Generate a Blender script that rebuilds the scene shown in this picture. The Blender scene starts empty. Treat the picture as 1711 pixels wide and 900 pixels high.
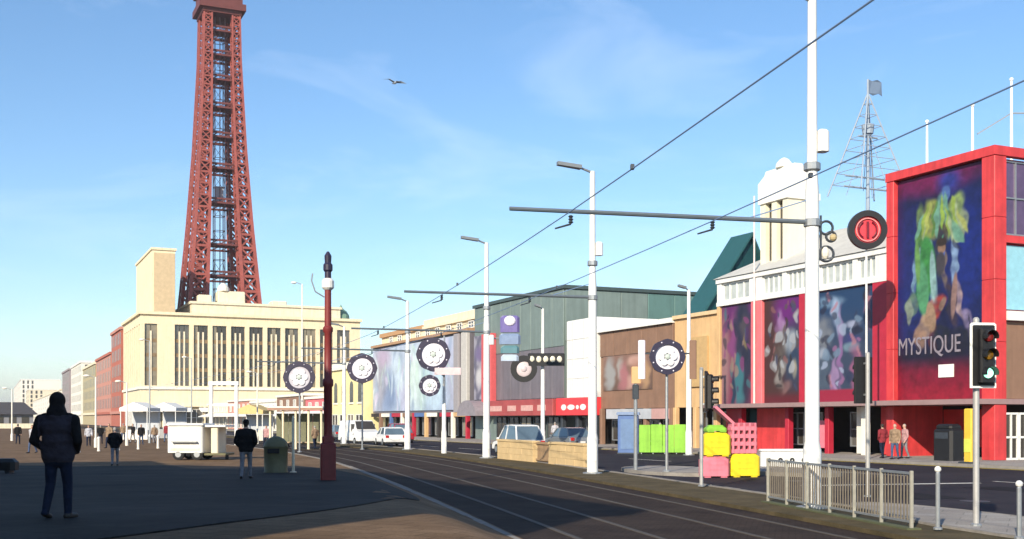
import bpy, bmesh, math, random
from mathutils import Vector, Matrix, noise

random.seed(7)
R = math.radians
scene = bpy.context.scene
COL = scene.collection

# ------------------------------------------------------------------ camera
EYE = 2.1                      # metres above the street
FPX, CX, HY = 1900.0, 855.5, 700.0
cam_data = bpy.data.cameras.new('camera')
cam_data.sensor_width = 36.0
cam_data.lens = FPX / 1711.0 * 36.0
cam_data.shift_y = (HY - 450.0) / 1711.0
cam_data.clip_start = 0.1
cam_data.clip_end = 20000
cam = bpy.data.objects.new('camera', cam_data)
COL.objects.link(cam)
cam.location = (0, 0, EYE)
cam.rotation_euler = (R(90), 0, 0)
scene.camera = cam

# ------------------------------------------------------------------ sky and sun
SUN_AZ, SUN_EL = R(-157), R(26)
world = bpy.data.worlds.new('World')
scene.world = world
world.use_nodes = True
wn, wl = world.node_tree.nodes, world.node_tree.links
wn.clear()
w_out = wn.new('ShaderNodeOutputWorld')
w_bg = wn.new('ShaderNodeBackground')
w_sky = wn.new('ShaderNodeTexSky')
w_sky.sky_type = 'NISHITA'
w_sky.sun_disc = False
w_sky.sun_elevation = SUN_EL
w_sky.sun_rotation = SUN_AZ
w_sky.air_density = 1.0
w_sky.dust_density = 0.1
w_sky.ozone_density = 3.0
w_sky.altitude = 0
w_bg.inputs['Strength'].default_value = 0.132
# thin streaks of high cloud drifting over the blue
w_tc = wn.new('ShaderNodeTexCoord')
w_map = wn.new('ShaderNodeMapping')
w_map.inputs['Scale'].default_value = (1.6, 1.6, 5.0)
w_map.inputs['Rotation'].default_value = (0.15, 0.3, 0.4)
w_noise = wn.new('ShaderNodeTexNoise')
w_noise.inputs['Scale'].default_value = 2.1
w_noise.inputs['Detail'].default_value = 7
w_noise.inputs['Roughness'].default_value = 0.6
w_noise.inputs['Distortion'].default_value = 0.6
w_ramp = wn.new('ShaderNodeValToRGB')
w_ramp.color_ramp.elements[0].position = 0.49
w_ramp.color_ramp.elements[0].color = (0, 0, 0, 1)
w_ramp.color_ramp.elements[1].position = 0.80
w_ramp.color_ramp.elements[1].color = (0.34, 0.34, 0.34, 1)
w_mix = wn.new('ShaderNodeMix')
w_mix.data_type = 'RGBA'
w_mix.inputs[7].default_value = (6.6, 7.4, 8.6, 1)
wl.new(w_tc.outputs['Generated'], w_map.inputs['Vector'])
wl.new(w_map.outputs['Vector'], w_noise.inputs['Vector'])
wl.new(w_noise.outputs['Fac'], w_ramp.inputs['Fac'])
wl.new(w_ramp.outputs['Color'], w_mix.inputs[0])
w_hs = wn.new('ShaderNodeHueSaturation')
w_hs.inputs['Saturation'].default_value = 1.12
wl.new(w_sky.outputs['Color'], w_hs.inputs['Color'])
wl.new(w_hs.outputs['Color'], w_mix.inputs[6])
wl.new(w_mix.outputs[2], w_bg.inputs['Color'])
wl.new(w_bg.outputs['Background'], w_out.inputs['Surface'])

sun_data = bpy.data.lights.new('sun', 'SUN')
sun_data.energy = 5.0
sun_data.angle = R(0.55)
sun_data.color = (1.0, 0.89, 0.70)
sun = bpy.data.objects.new('sun', sun_data)
COL.objects.link(sun)
sun_dir = Vector((math.sin(SUN_AZ) * math.cos(SUN_EL), math.cos(SUN_AZ) * math.cos(SUN_EL), math.sin(SUN_EL)))
sun.rotation_euler = (-sun_dir).to_track_quat('-Z', 'Y').to_euler()
sun.location = sun_dir * 200

vs = scene.view_settings
vs.view_transform = 'Standard'
vs.look = 'None'
vs.exposure = 0.45
vs.gamma = 1.0
vs.use_curve_mapping = False

# ------------------------------------------------------------------ helpers
MATS = {}


def mat(name, col, rough=0.75, metal=0.0, var=0.14, scale=3.0, bump=0.0, bscale=None, spec=0.4, emit=None, streak=0.0):
    """procedural material: base colour with noise mottling, optional relief and rain streaks"""
    if name in MATS:
        return MATS[name]
    m = bpy.data.materials.new(name)
    m.use_nodes = True
    n, l = m.node_tree.nodes, m.node_tree.links
    b = n['Principled BSDF']
    b.inputs['Roughness'].default_value = rough
    b.inputs['Metallic'].default_value = metal
    b.inputs['Specular IOR Level'].default_value = spec
    tc = n.new('ShaderNodeTexCoord')
    if var > 0:
        nz = n.new('ShaderNodeTexNoise')
        nz.inputs['Scale'].default_value = scale
        nz.inputs['Detail'].default_value = 6
        nz.inputs['Roughness'].default_value = 0.65
        l.new(tc.outputs['Object'], nz.inputs['Vector'])
        rp = n.new('ShaderNodeValToRGB')
        rp.color_ramp.elements[0].position = 0.28
        rp.color_ramp.elements[1].position = 0.72
        rp.color_ramp.elements[0].color = tuple(max(0, c * (1 - var)) for c in col) + (1,)
        rp.color_ramp.elements[1].color = tuple(min(1, c * (1 + var)) for c in col) + (1,)
        l.new(nz.outputs['Fac'], rp.inputs['Fac'])
        out = rp.outputs['Color']
        if streak > 0:
            mp = n.new('ShaderNodeMapping')
            mp.inputs['Scale'].default_value = (2.2, 2.2, 0.16)
            l.new(tc.outputs['Object'], mp.inputs['Vector'])
            n2 = n.new('ShaderNodeTexNoise')
            n2.inputs['Scale'].default_value = 1.4
            n2.inputs['Detail'].default_value = 5
            l.new(mp.outputs['Vector'], n2.inputs['Vector'])
            mr = n.new('ShaderNodeMapRange')
            mr.inputs[1].default_value = 0.45
            mr.inputs[2].default_value = 0.75
            mr.inputs[3].default_value = 0.0
            mr.inputs[4].default_value = streak
            l.new(n2.outputs['Fac'], mr.inputs[0])
            mx = n.new('ShaderNodeMix')
            mx.data_type = 'RGBA'
            mx.inputs[7].default_value = tuple(c * 0.45 for c in col) + (1,)
            l.new(mr.outputs[0], mx.inputs[0])
            l.new(out, mx.inputs[6])
            out = mx.outputs[2]
        l.new(out, b.inputs['Base Color'])
    else:
        b.inputs['Base Color'].default_value = tuple(col) + (1,)
    if bump > 0:
        nb = n.new('ShaderNodeTexNoise')
        nb.inputs['Scale'].default_value = bscale or scale * 6
        nb.inputs['Detail'].default_value = 5
        l.new(tc.outputs['Object'], nb.inputs['Vector'])
        bp = n.new('ShaderNodeBump')
        bp.inputs['Strength'].default_value = bump
        bp.inputs['Distance'].default_value = 0.05
        l.new(nb.outputs['Fac'], bp.inputs['Height'])
        l.new(bp.outputs['Normal'], b.inputs['Normal'])
    if emit:
        b.inputs['Emission Color'].default_value = tuple(emit[:3]) + (1,)
        b.inputs['Emission Strength'].default_value = emit[3]
    MATS[name] = m
    return m


def print_mat():
    """flat print: colour from the sheet's own ink attribute"""
    if 'print' in MATS:
        return MATS['print']
    m = bpy.data.materials.new('print')
    m.use_nodes = True
    n, l = m.node_tree.nodes, m.node_tree.links
    b = n['Principled BSDF']
    a = n.new('ShaderNodeAttribute')
    a.attribute_name = 'ink'
    l.new(a.outputs['Color'], b.inputs['Base Color'])
    b.inputs['Roughness'].default_value = 0.45
    MATS['print'] = m
    return m


class MB:
    def __init__(self):
        self.v, self.f, self.m = [], [], []

    def add(self, vs_, fs_, mi=0):
        o = len(self.v)
        self.v += [tuple(p) for p in vs_]
        self.f += [tuple(i + o for i in f) for f in fs_]
        self.m += [mi] * len(fs_)
        return self

    def box(self, x0, x1, y0, y1, z0, z1, mi=0):
        return self.add([(x0, y0, z0), (x1, y0, z0), (x1, y1, z0), (x0, y1, z0), (x0, y0, z1), (x1, y0, z1), (x1, y1, z1), (x0, y1, z1)],
                        [(3, 2, 1, 0), (4, 5, 6, 7), (0, 1, 5, 4), (1, 2, 6, 5), (2, 3, 7, 6), (3, 0, 4, 7)], mi)

    def cham(self, x0, x1, y0, y1, z0, z1, c=0.02, mi=0):
        """box with chamfered vertical and top edges"""
        def ring(a, z):
            return [(x0 + a, y0, z), (x1 - a, y0, z), (x1, y0 + a, z), (x1, y1 - a, z), (x1 - a, y1, z), (x0 + a, y1, z), (x0, y1 - a, z), (x0, y0 + a, z)]
        a = ring(c, z0)
        b = ring(c, z1 - c)
        mx, my = (x0 + x1) / 2, (y0 + y1) / 2
        sx = max(0.0, 1 - 2 * c / max(1e-6, x1 - x0))
        sy = max(0.0, 1 - 2 * c / max(1e-6, y1 - y0))
        t = [(mx + (p[0] - mx) * sx, my + (p[1] - my) * sy, z1) for p in ring(c, z1)]
        fs = [tuple(range(7, -1, -1)), tuple(range(16, 24))]
        for k in (0, 8):
            for i in range(8):
                j = (i + 1) % 8
                fs.append((k + i, k + j, k + 8 + j, k + 8 + i))
        return self.add(a + b + t, fs, mi)

    def beam(self, p, q, w, h=None, mi=0):
        p, q = Vector(p), Vector(q)
        h = h or w
        d = (q - p)
        if d.length < 1e-6:
            return self
        d.normalize()
        up = Vector((0, 0, 1)) if abs(d.z) < 0.95 else Vector((0, 1, 0))
        s = d.cross(up).normalized()
        u = s.cross(d).normalized()
        c = []
        for e in (p, q):
            for a, b in ((-1, -1), (1, -1), (1, 1), (-1, 1)):
                c.append(e + s * (a * w / 2) + u * (b * h / 2))
        return self.add(c, [(3, 2, 1, 0), (4, 5, 6, 7), (0, 1, 5, 4), (1, 2, 6, 5), (2, 3, 7, 6), (3, 0, 4, 7)], mi)

    def tube(self, p, q, r0, r1=None, n=10, mi=0):
        p, q = Vector(p), Vector(q)
        r1 = r0 if r1 is None else r1
        d = (q - p).normalized()
        up = Vector((0, 0, 1)) if abs(d.z) < 0.95 else Vector((0, 1, 0))
        s = d.cross(up).normalized()
        u = s.cross(d).normalized()
        c = []
        for e, r in ((p, r0), (q, r1)):
            for i in range(n):
                a = 2 * math.pi * i / n
                c.append(e + s * (math.cos(a) * r) + u * (math.sin(a) * r))
        fs = [tuple(range(n - 1, -1, -1)), tuple(range(n, 2 * n))]
        for i in range(n):
            j = (i + 1) % n
            fs.append((i, j, n + j, n + i))
        return self.add(c, fs, mi)

    def path(self, pts, r, n=6, mi=0):
        for a, b in zip(pts[:-1], pts[1:]):
            self.tube(a, b, r, r, n, mi)
        return self

    def lathe(self, prof, n=14, at=(0, 0, 0), mi=0):
        """revolve (r, z) profile about the vertical through at"""
        vs_, fs_ = [], []
        for r, z in prof:
            for i in range(n):
                a = 2 * math.pi * i / n
                vs_.append((at[0] + r * math.cos(a), at[1] + r * math.sin(a), at[2] + z))
        for k in range(len(prof) - 1):
            for i in range(n):
                j = (i + 1) % n
                fs_.append((k * n + i, k * n + j, (k + 1) * n + j, (k + 1) * n + i))
        fs_.append(tuple(range(n - 1, -1, -1)))
        fs_.append(tuple((len(prof) - 1) * n + i for i in range(n)))
        return self.add(vs_, fs_, mi)

    def prism(self, pts, vec, mi=0):
        """extrude a closed polygon of 3-D points along vec"""
        n = len(pts)
        vec = Vector(vec)
        a = [Vector(p) for p in pts]
        b = [p + vec for p in a]
        fs = [tuple(range(n - 1, -1, -1)), tuple(range(n, 2 * n))]
        for i in range(n):
            j = (i + 1) % n
            fs.append((i, j, n + j, n + i))
        return self.add(a + b, fs, mi)

    def ring(self, c, ro, ri, depth, axis='y', n=24, mi=0, wob=0.0, lobes=8):
        """flat annulus with thickness, facing the given axis"""
        vs_, fs_ = [], []
        for d in (-depth / 2, depth / 2):
            for rr in (ro, ri):
                for i in range(n):
                    a = 2 * math.pi * i / n
                    r = rr * (1 + (wob * math.cos(lobes * a) if rr == ro else 0))
                    x, z = r * math.cos(a), r * math.sin(a)
                    vs_.append((c[0] + x, c[1] + d, c[2] + z) if axis == 'y' else (c[0] + d, c[1] + x, c[2] + z))
        for i in range(n):
            j = (i + 1) % n
            fs_ += [(i, j, n + j, n + i), (2 * n + j, 2 * n + i, 3 * n + i, 3 * n + j), (j, i, 2 * n + i, 2 * n + j), (n + i, n + j, 3 * n + j, 3 * n + i)]
        return self.add(vs_, fs_, mi)

    def ball(self, c, r, n=10, mi=0):
        rx, ry, rz = (r, r, r) if not hasattr(r, '__len__') else r
        vs_, fs_ = [], []
        k = max(4, n // 2 + 1)
        for j in range(1, k):
            t = math.pi * j / k
            for i in range(n):
                a = 2 * math.pi * i / n
                vs_.append((c[0] + rx * math.sin(t) * math.cos(a), c[1] + ry * math.sin(t) * math.sin(a), c[2] + rz * math.cos(t)))
        top, bot = len(vs_), len(vs_) + 1
        vs_ += [(c[0], c[1], c[2] + rz), (c[0], c[1], c[2] - rz)]
        for j in range(k - 2):
            for i in range(n):
                q = (i + 1) % n
                fs_.append((j * n + i, (j + 1) * n + i, (j + 1) * n + q, j * n + q))
        for i in range(n):
            q = (i + 1) % n
            fs_.append((top, i, q))
            fs_.append((bot, (k - 2) * n + q, (k - 2) * n + i))
        return self.add(vs_, fs_, mi)

    def mesh(self, name, mats):
        me = bpy.data.meshes.new(name)
        me.from_pydata(self.v, [], self.f)
        for m_ in (mats if isinstance(mats, (list, tuple)) else [mats]):
            me.materials.append(m_)
        me.polygons.foreach_set('material_index', self.m)
        bm = bmesh.new()
        bm.from_mesh(me)
        bmesh.ops.recalc_face_normals(bm, faces=bm.faces)
        bm.to_mesh(me)
        bm.free()
        return me

    def build(self, name, mats, parent=None, smooth=False, loc=None):
        me = self.mesh(name, mats)
        if smooth:
            me.polygons.foreach_set('use_smooth', [True] * len(me.polygons))
            try:
                me.set_sharp_from_angle(angle=R(40))
            except Exception:
                pass
        return link(name, me, parent, loc)


def link(name, data, parent=None, loc=None, rz=None):
    o = bpy.data.objects.new(name, data)
    COL.objects.link(o)
    if parent is not None:
        o.parent = parent
    if loc is not None:
        o.location = loc
    if rz is not None:
        o.rotation_euler = (0, 0, rz)
    return o


def tag(o, label, cat, group=None):
    o['label'] = label
    o['category'] = cat
    if group:
        o['group'] = group
    return o


def thing(name, label, cat, loc=(0, 0, 0), rz=0.0, group=None):
    return tag(link(name, None, None, loc, rz), label, cat, group)


def struct(o):
    o['kind'] = 'structure'
    return o


def bear(px, y):
    """east offset of a survey bearing at range y"""
    return (px - CX) / FPX * y


def hgt(py, y):
    return EYE + (HY - py) * y / FPX


def smooth(a, b, t):
    t = max(0.0, min(1.0, (t - a) / (b - a)))
    return t * t * (3 - 2 * t)


def lerp(a, b, t):
    return a + (b - a) * t


def interp(tab, x):
    if x <= tab[0][0]:
        a, b = tab[0], tab[1]
    elif x >= tab[-1][0]:
        a, b = tab[-2], tab[-1]
    else:
        for a, b in zip(tab[:-1], tab[1:]):
            if a[0] <= x <= b[0]:
                break
    return a[1] + (b[1] - a[1]) * (x - a[0]) / (b[0] - a[0])


def sheet(name, fn, cols, rows, corner, eu, ev, parent, wob=True):
    """a printed sheet: a fine grid of ink painted by fn(u, v)"""
    c, eu, ev = Vector(corner), Vector(eu), Vector(ev)
    vs_ = [c + eu * (i / cols) + ev * (j / rows) for j in range(rows + 1) for i in range(cols + 1)]
    fs_ = [(j * (cols + 1) + i, j * (cols + 1) + i + 1, (j + 1) * (cols + 1) + i + 1, (j + 1) * (cols + 1) + i) for j in range(rows) for i in range(cols)]
    nrm = eu.cross(ev).normalized() * -0.06
    base = len(vs_)
    k = [0, cols, (rows + 1) * (cols + 1) - 1, rows * (cols + 1)]
    vs_ += [vs_[i] + nrm for i in k]
    fs_ += [(base + 3, base + 2, base + 1, base)] + [(k[i], base + i, base + (i + 1) % 4, k[(i + 1) % 4]) for i in range(4)]
    me = bpy.data.meshes.new(name)
    me.from_pydata([tuple(p) for p in vs_], [], fs_)
    me.materials.append(print_mat())
    at = me.color_attributes.new('ink', 'FLOAT_COLOR', 'POINT')
    data = []
    for j in range(rows + 1):
        for i in range(cols + 1):
            r, g, b = fn(i / cols, j / rows)
            data += [max(0, r), max(0, g), max(0, b), 1]
    data += [0.1, 0.1, 0.1, 1] * 4
    at.data.foreach_set('color', data)
    return link(name, me, parent)


def text_mesh(txt, size, name, m, parent, loc, rot, extrude=0.01, xscale=1.0):
    cu = bpy.data.curves.new(name, 'FONT')
    cu.body = txt
    cu.size = size
    cu.extrude = extrude
    cu.align_x = 'CENTER'
    tmp = bpy.data.objects.new('lettering_curve', cu)
    COL.objects.link(tmp)
    dg = bpy.context.evaluated_depsgraph_get()
    me = bpy.data.meshes.new_from_object(tmp.evaluated_get(dg))
    bpy.data.objects.remove(tmp)
    me.materials.clear()
    me.materials.append(m)
    o = link(name, me, parent, loc)
    o.rotation_euler = rot
    o.scale = (xscale, 1, 1)
    return o


def copy_tree(o, parent=None):
    c = o.copy()
    COL.objects.link(c)
    if parent is not None:
        c.parent = parent
    for ch in list(o.children):
        copy_tree(ch, c)
    return c


# ------------------------------------------------------------------ materials
WHITE = mat('white_paint', (0.78, 0.77, 0.74), 0.45, var=0.06, scale=6, streak=0.25)
POLE = mat('pole_paint', (0.80, 0.80, 0.78), 0.4, var=0.05, scale=4, streak=0.2)
GREYM = mat('galvanised_steel', (0.36, 0.38, 0.40), 0.45, 0.6, var=0.12, scale=8)
DARKM = mat('dark_steel', (0.05, 0.06, 0.075), 0.5, 0.3, var=0.15, scale=6)
BLACK = mat('black_plastic', (0.012, 0.012, 0.014), 0.5, var=0.2, scale=6)
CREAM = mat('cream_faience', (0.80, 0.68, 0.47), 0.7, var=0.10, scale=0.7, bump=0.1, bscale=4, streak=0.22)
CREAM2 = mat('pale_stone', (0.76, 0.67, 0.50), 0.75, var=0.10, scale=0.9, bump=0.1, bscale=5, streak=0.3)
TANB = mat('tan_brick', (0.36, 0.27, 0.18), 0.85, var=0.14, scale=2, bump=0.2, bscale=14)
GLASSD = mat('dark_glass', (0.05, 0.045, 0.04), 0.12, var=0.35, scale=0.4, spec=0.6)
GLASS2 = mat('blind_glass', (0.22, 0.19, 0.14), 0.2, var=0.3, scale=0.6, spec=0.6)
GLASS3 = mat('mid_glass', (0.10, 0.095, 0.09), 0.12, var=0.35, scale=0.5, spec=0.6)
GLASSB = mat('sky_glass', (0.10, 0.15, 0.20), 0.08, var=0.3, scale=0.5, spec=0.8)
GLASSP = mat('violet_glass', (0.10, 0.06, 0.13), 0.1, var=0.4, scale=0.6, spec=0.7)
RED = mat('red_paint', (0.60, 0.05, 0.055), 0.5, var=0.18, scale=1.2, streak=0.5)
CRIM = mat('crimson_panel', (0.42, 0.02, 0.045), 0.45, var=0.15, scale=1.5)
PINK = mat('pink_render', (0.68, 0.16, 0.18), 0.6, var=0.12, scale=1.2, streak=0.2)
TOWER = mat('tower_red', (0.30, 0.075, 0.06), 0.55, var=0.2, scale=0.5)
TOWERD = mat('tower_red_shaded', (0.13, 0.035, 0.032), 0.6, var=0.2, scale=0.5)  # tower red darkened: the girders' shade is put into the colour
GREYR = mat('slate_roof', (0.33, 0.33, 0.33), 0.8, var=0.12, scale=1.5, bump=0.15)
CLAD = mat('green_grey_cladding', (0.20, 0.255, 0.24), 0.5, 0.2, var=0.10, scale=0.8, streak=0.3)
CLAD2 = mat('violet_grey_cladding', (0.17, 0.155, 0.18), 0.55, 0.1, var=0.12, scale=0.8, streak=0.3)
TEAL = mat('dark_teal_metal', (0.012, 0.062, 0.07), 0.45, 0.2, var=0.15, scale=0.8)
BROWN = mat('brown_cladding', (0.24, 0.14, 0.095), 0.7, var=0.14, scale=0.9, streak=0.25)
TANW = mat('ochre_render', (0.62, 0.40, 0.20), 0.75, var=0.12, scale=0.8, streak=0.3)
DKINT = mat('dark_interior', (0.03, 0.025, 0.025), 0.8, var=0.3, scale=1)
CONC = mat('pale_concrete', (0.42, 0.40, 0.36), 0.85, var=0.12, scale=2, bump=0.1)
BRICKR = mat('red_brick', (0.42, 0.13, 0.09), 0.85, var=0.14, scale=1.2, bump=0.15)
BRICKP = mat('pink_brick', (0.50, 0.23, 0.18), 0.85, var=0.14, scale=1.2, bump=0.15)
PALEH = mat('pale_hotel_render', (0.78, 0.74, 0.66), 0.8, var=0.08, scale=0.6, streak=0.2)
OLIVE = mat('olive_render', (0.42, 0.36, 0.22), 0.8, var=0.12, scale=0.6)
YELLOW = mat('yellow_plastic', (0.80, 0.60, 0.02), 0.5, var=0.10, scale=4, streak=0.35)
PINKPL = mat('pink_plastic', (0.72, 0.20, 0.26), 0.5, var=0.12, scale=4, streak=0.35)
GREENPL = mat('green_panel', (0.24, 0.52, 0.05), 0.5, var=0.15, scale=2, streak=0.4)
BLUEPL = mat('blue_panel', (0.09, 0.16, 0.36), 0.45, var=0.12, scale=2, streak=0.2)
NAVY = mat('navy_enamel', (0.026, 0.021, 0.05), 0.4, var=0.15, scale=5)
LILAC = mat('lilac_white_enamel', (0.70, 0.67, 0.76), 0.4, var=0.08, scale=5)
VIOLET = mat('violet_enamel', (0.16, 0.13, 0.34), 0.4, var=0.15, scale=5)
BLUEE = mat('slate_blue_enamel', (0.20, 0.27, 0.42), 0.4, var=0.12, scale=5)
SIGNR = mat('sign_red', (0.66, 0.05, 0.07), 0.4, var=0.08, scale=5)
RUBBER = mat('rubber', (0.02, 0.02, 0.02), 0.85, var=0.2, scale=10)
COPPER = mat('green_copper', (0.18, 0.30, 0.22), 0.7, var=0.15, scale=1)
SIGNWHT = mat('sign_white', (0.80, 0.78, 0.75), 0.5, var=0.04, scale=5)
WIREM = mat('overhead_wire', (0.17, 0.26, 0.44), 0.6, 0.0, var=0)

def ground_mat(name, c1, c2, joint, slab=0.0, rough=0.85, patch=0.35, fine=40, bump=0.25, spec=0.08, rot=0.0, sx=0.6, sy=0.4):
    """paving / asphalt: large stains, aggregate grain and (optionally) slab joints"""
    m = bpy.data.materials.new(name)
    m.use_nodes = True
    n, l = m.node_tree.nodes, m.node_tree.links
    b = n['Principled BSDF']
    b.inputs['Roughness'].default_value = rough
    b.inputs['Specular IOR Level'].default_value = spec
    tc = n.new('ShaderNodeTexCoord')
    big = n.new('ShaderNodeTexNoise')
    big.inputs['Scale'].default_value = patch
    big.inputs['Detail'].default_value = 8
    big.inputs['Roughness'].default_value = 0.7
    fin = n.new('ShaderNodeTexNoise')
    fin.inputs['Scale'].default_value = fine
    fin.inputs['Detail'].default_value = 3
    l.new(tc.outputs['Object'], big.inputs['Vector'])
    l.new(tc.outputs['Object'], fin.inputs['Vector'])
    rp = n.new('ShaderNodeValToRGB')
    rp.color_ramp.elements[0].position = 0.32
    rp.color_ramp.elements[1].position = 0.68
    rp.color_ramp.elements[0].color = tuple(c1) + (1,)
    rp.color_ramp.elements[1].color = tuple(c2) + (1,)
    l.new(big.outputs['Fac'], rp.inputs['Fac'])
    mr = n.new('ShaderNodeMapRange')
    mr.inputs[1].default_value = 0.3
    mr.inputs[2].default_value = 0.7
    mr.inputs[3].default_value = 0.78
    mr.inputs[4].default_value = 1.2
    l.new(fin.outputs['Fac'], mr.inputs[0])
    mul = n.new('ShaderNodeMix')
    mul.data_type = 'RGBA'
    mul.blend_type = 'MULTIPLY'
    mul.inputs[0].default_value = 1.0
    l.new(rp.outputs['Color'], mul.inputs[6])
    l.new(mr.outputs[0], mul.inputs[7])
    out = mul.outputs[2]
    hgt_src = fin.outputs['Fac']
    if slab > 0:
        mp = n.new('ShaderNodeMapping')
        mp.inputs['Rotation'].default_value = (0, 0, rot)
        l.new(tc.outputs['Object'], mp.inputs['Vector'])
        br = n.new('ShaderNodeTexBrick')
        br.inputs['Scale'].default_value = 1.0
        br.inputs['Brick Width'].default_value = sx
        br.inputs['Row Height'].default_value = sy
        br.inputs['Mortar Size'].default_value = 0.012
        br.inputs['Color1'].default_value = (1, 1, 1, 1)
        br.inputs['Color2'].default_value = (0.78, 0.76, 0.74, 1)
        br.inputs['Mortar'].default_value = (joint, joint, joint, 1)
        l.new(mp.outputs['Vector'], br.inputs['Vector'])
        m2 = n.new('ShaderNodeMix')
        m2.data_type = 'RGBA'
        m2.blend_type = 'MULTIPLY'
        m2.inputs[0].default_value = slab
        l.new(out, m2.inputs[6])
        l.new(br.outputs['Color'], m2.inputs[7])
        out = m2.outputs[2]
    l.new(out, b.inputs['Base Color'])
    bp = n.new('ShaderNodeBump')
    bp.inputs['Strength'].default_value = bump
    bp.inputs['Distance'].default_value = 0.02
    l.new(hgt_src, bp.inputs['Height'])
    l.new(bp.outputs['Normal'], b.inputs['Normal'])
    return m


PROM = ground_mat('promenade_paving', (0.135, 0.085, 0.048), (0.245, 0.16, 0.098), 0.3, slab=0.8, rot=R(24.7))
ASPH = ground_mat('asphalt', (0.020, 0.019, 0.027), (0.045, 0.041, 0.050), 0.6, patch=0.25, fine=70, rough=0.8)
BED = ground_mat('tram_setts', (0.030, 0.022, 0.020), (0.068, 0.050, 0.042), 0.5, slab=0.8, sx=0.24, sy=0.12, rot=R(14), patch=0.5)
VERGE = ground_mat('verge', (0.06, 0.05, 0.028), (0.13, 0.10, 0.058), 0.6, patch=0.8)
PAVE = ground_mat('footway_slabs', (0.28, 0.26, 0.25), (0.40, 0.37, 0.34), 0.55, slab=0.8, rot=R(24.7), sx=0.9, sy=0.6)
KERB = mat('kerb_stone', (0.25, 0.23, 0.21), 0.9, var=0.2, scale=3, bump=0.15, spec=0.1)
LINE = mat('road_paint', (0.62, 0.60, 0.55), 0.7, var=0.2, scale=5)
SEAM = mat('sea_water', (0.05, 0.10, 0.13), 0.12, var=0.2, scale=0.05, bump=0.5, bscale=0.6)

ST_RZ = R(24.7)
UX, UY = -math.sin(ST_RZ), math.cos(ST_RZ)      # along the street, away
VX, VY = math.cos(ST_RZ), math.sin(ST_RZ)       # away from the sea
C0 = (23.2, 54.7)                               # south-west corner of the red block


def st(x, y):
    """street frame (x inland of the building line, y along it) to the world"""
    return (C0[0] + x * VX + y * UX, C0[1] + x * VY + y * UY)


# the line of tram poles; both tracks run parallel to it on its seaward side
LTAB = [(-40, 20.4), (-6, 13.4), (11, 9.85), (25.7, 6.80), (42, 3.0), (58.7, -1.33), (75, -6.9), (91, -13.6), (107, -20.8), (147, -39.2), (236, -80.1), (1500, -661.5)]


def L(y):
    # gentle smoothing of the surveyed points
    return (interp(LTAB, y - 5) + interp(LTAB, y) * 2 + interp(LTAB, y + 5)) / 4


def off(y, d):
    """point at station y, d metres inland (+) or seaward (-) of the pole line"""
    s = (L(y + 2) - L(y - 2)) / 4
    k = math.hypot(1, s)
    return (L(y) + d / k, y - d * s / k)


A_OFF, B_OFF = -6.0, -2.75


def bump_h(x, y):
    h = 0.71 - 0.0203 * (max(y, 14.5) - 15.75)
    h = max(0.0, h)
    d = L(y) + A_OFF - x
    return h * smooth(1.7, 4.0, d)


def strip(name, stations, d0, d1, z, m, thick=0.0, parent=None):
    mb = MB()
    for a, b in zip(stations[:-1], stations[1:]):
        p = [off(a, d0), off(a, d1), off(b, d1), off(b, d0)]
        if thick:
            mb.prism([(q[0], q[1], z - thick) for q in p], (0, 0, thick))
        else:
            mb.add([(q[0], q[1], z) for q in p], [(0, 1, 2, 3)])
    return mb.build(name, m, parent)


# ---- ground: one sheet to the horizon, rising gently on the promenade side
rows = [-400, -150, -60] + [q * 1.5 for q in range(-26, 87)] + [150, 200, 300, 500, 900, 1800, 4000, 9000]
cols = [-70, -50, -36, -28, -22, -18, -15, -14, -13] + [-12.6 + 0.3 * q for q in range(19)] + [-6, -3, 0, 20, 60, 200, 900, 4000, 12000]
gv, gf = [], []
for y in rows:
    for c in cols:
        x = L(y) + c
        gv.append((x, y, bump_h(x, y)))
nc = len(cols)
for j in range(len(rows) - 1):
    for i in range(nc - 1):
        gf.append((j * nc + i, j * nc + i + 1, (j + 1) * nc + i + 1, (j + 1) * nc + i))
g = MB()
g.v, g.f, g.m = gv, gf, [0] * len(gf)
ground = struct(g.build('ground', PROM, smooth=True))

# ---- dark sheet puts the near promenade's shade into colour; tan stays along the tracks
PLAZA_SHADE = ground_mat('plaza_painted_shade', (0.010, 0.011, 0.014), (0.050, 0.046, 0.044), 0.15, slab=0.8, rot=R(24.7), sx=1.2, sy=0.9, patch=0.34, fine=50, rough=0.8, spec=0.10)
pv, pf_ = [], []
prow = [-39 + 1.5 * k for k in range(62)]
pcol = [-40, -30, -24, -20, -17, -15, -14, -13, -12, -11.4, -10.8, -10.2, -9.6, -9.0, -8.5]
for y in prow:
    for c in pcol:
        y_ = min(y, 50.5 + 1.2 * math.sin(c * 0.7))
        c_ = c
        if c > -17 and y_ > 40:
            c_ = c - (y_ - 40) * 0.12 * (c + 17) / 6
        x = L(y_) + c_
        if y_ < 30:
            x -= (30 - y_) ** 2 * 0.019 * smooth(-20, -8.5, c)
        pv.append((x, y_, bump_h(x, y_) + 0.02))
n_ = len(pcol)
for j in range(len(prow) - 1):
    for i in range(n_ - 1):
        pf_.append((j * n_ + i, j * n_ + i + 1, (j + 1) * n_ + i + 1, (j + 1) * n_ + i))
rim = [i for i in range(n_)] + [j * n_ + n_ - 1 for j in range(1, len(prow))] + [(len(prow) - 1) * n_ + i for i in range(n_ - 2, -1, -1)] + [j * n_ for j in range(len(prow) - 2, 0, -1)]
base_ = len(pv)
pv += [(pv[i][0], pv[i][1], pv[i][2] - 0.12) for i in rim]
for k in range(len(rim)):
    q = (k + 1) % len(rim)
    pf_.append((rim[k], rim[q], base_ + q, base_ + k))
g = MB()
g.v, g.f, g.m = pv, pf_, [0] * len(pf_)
struct(g.build('plaza_shade_sheet', PLAZA_SHADE, smooth=True))

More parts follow.
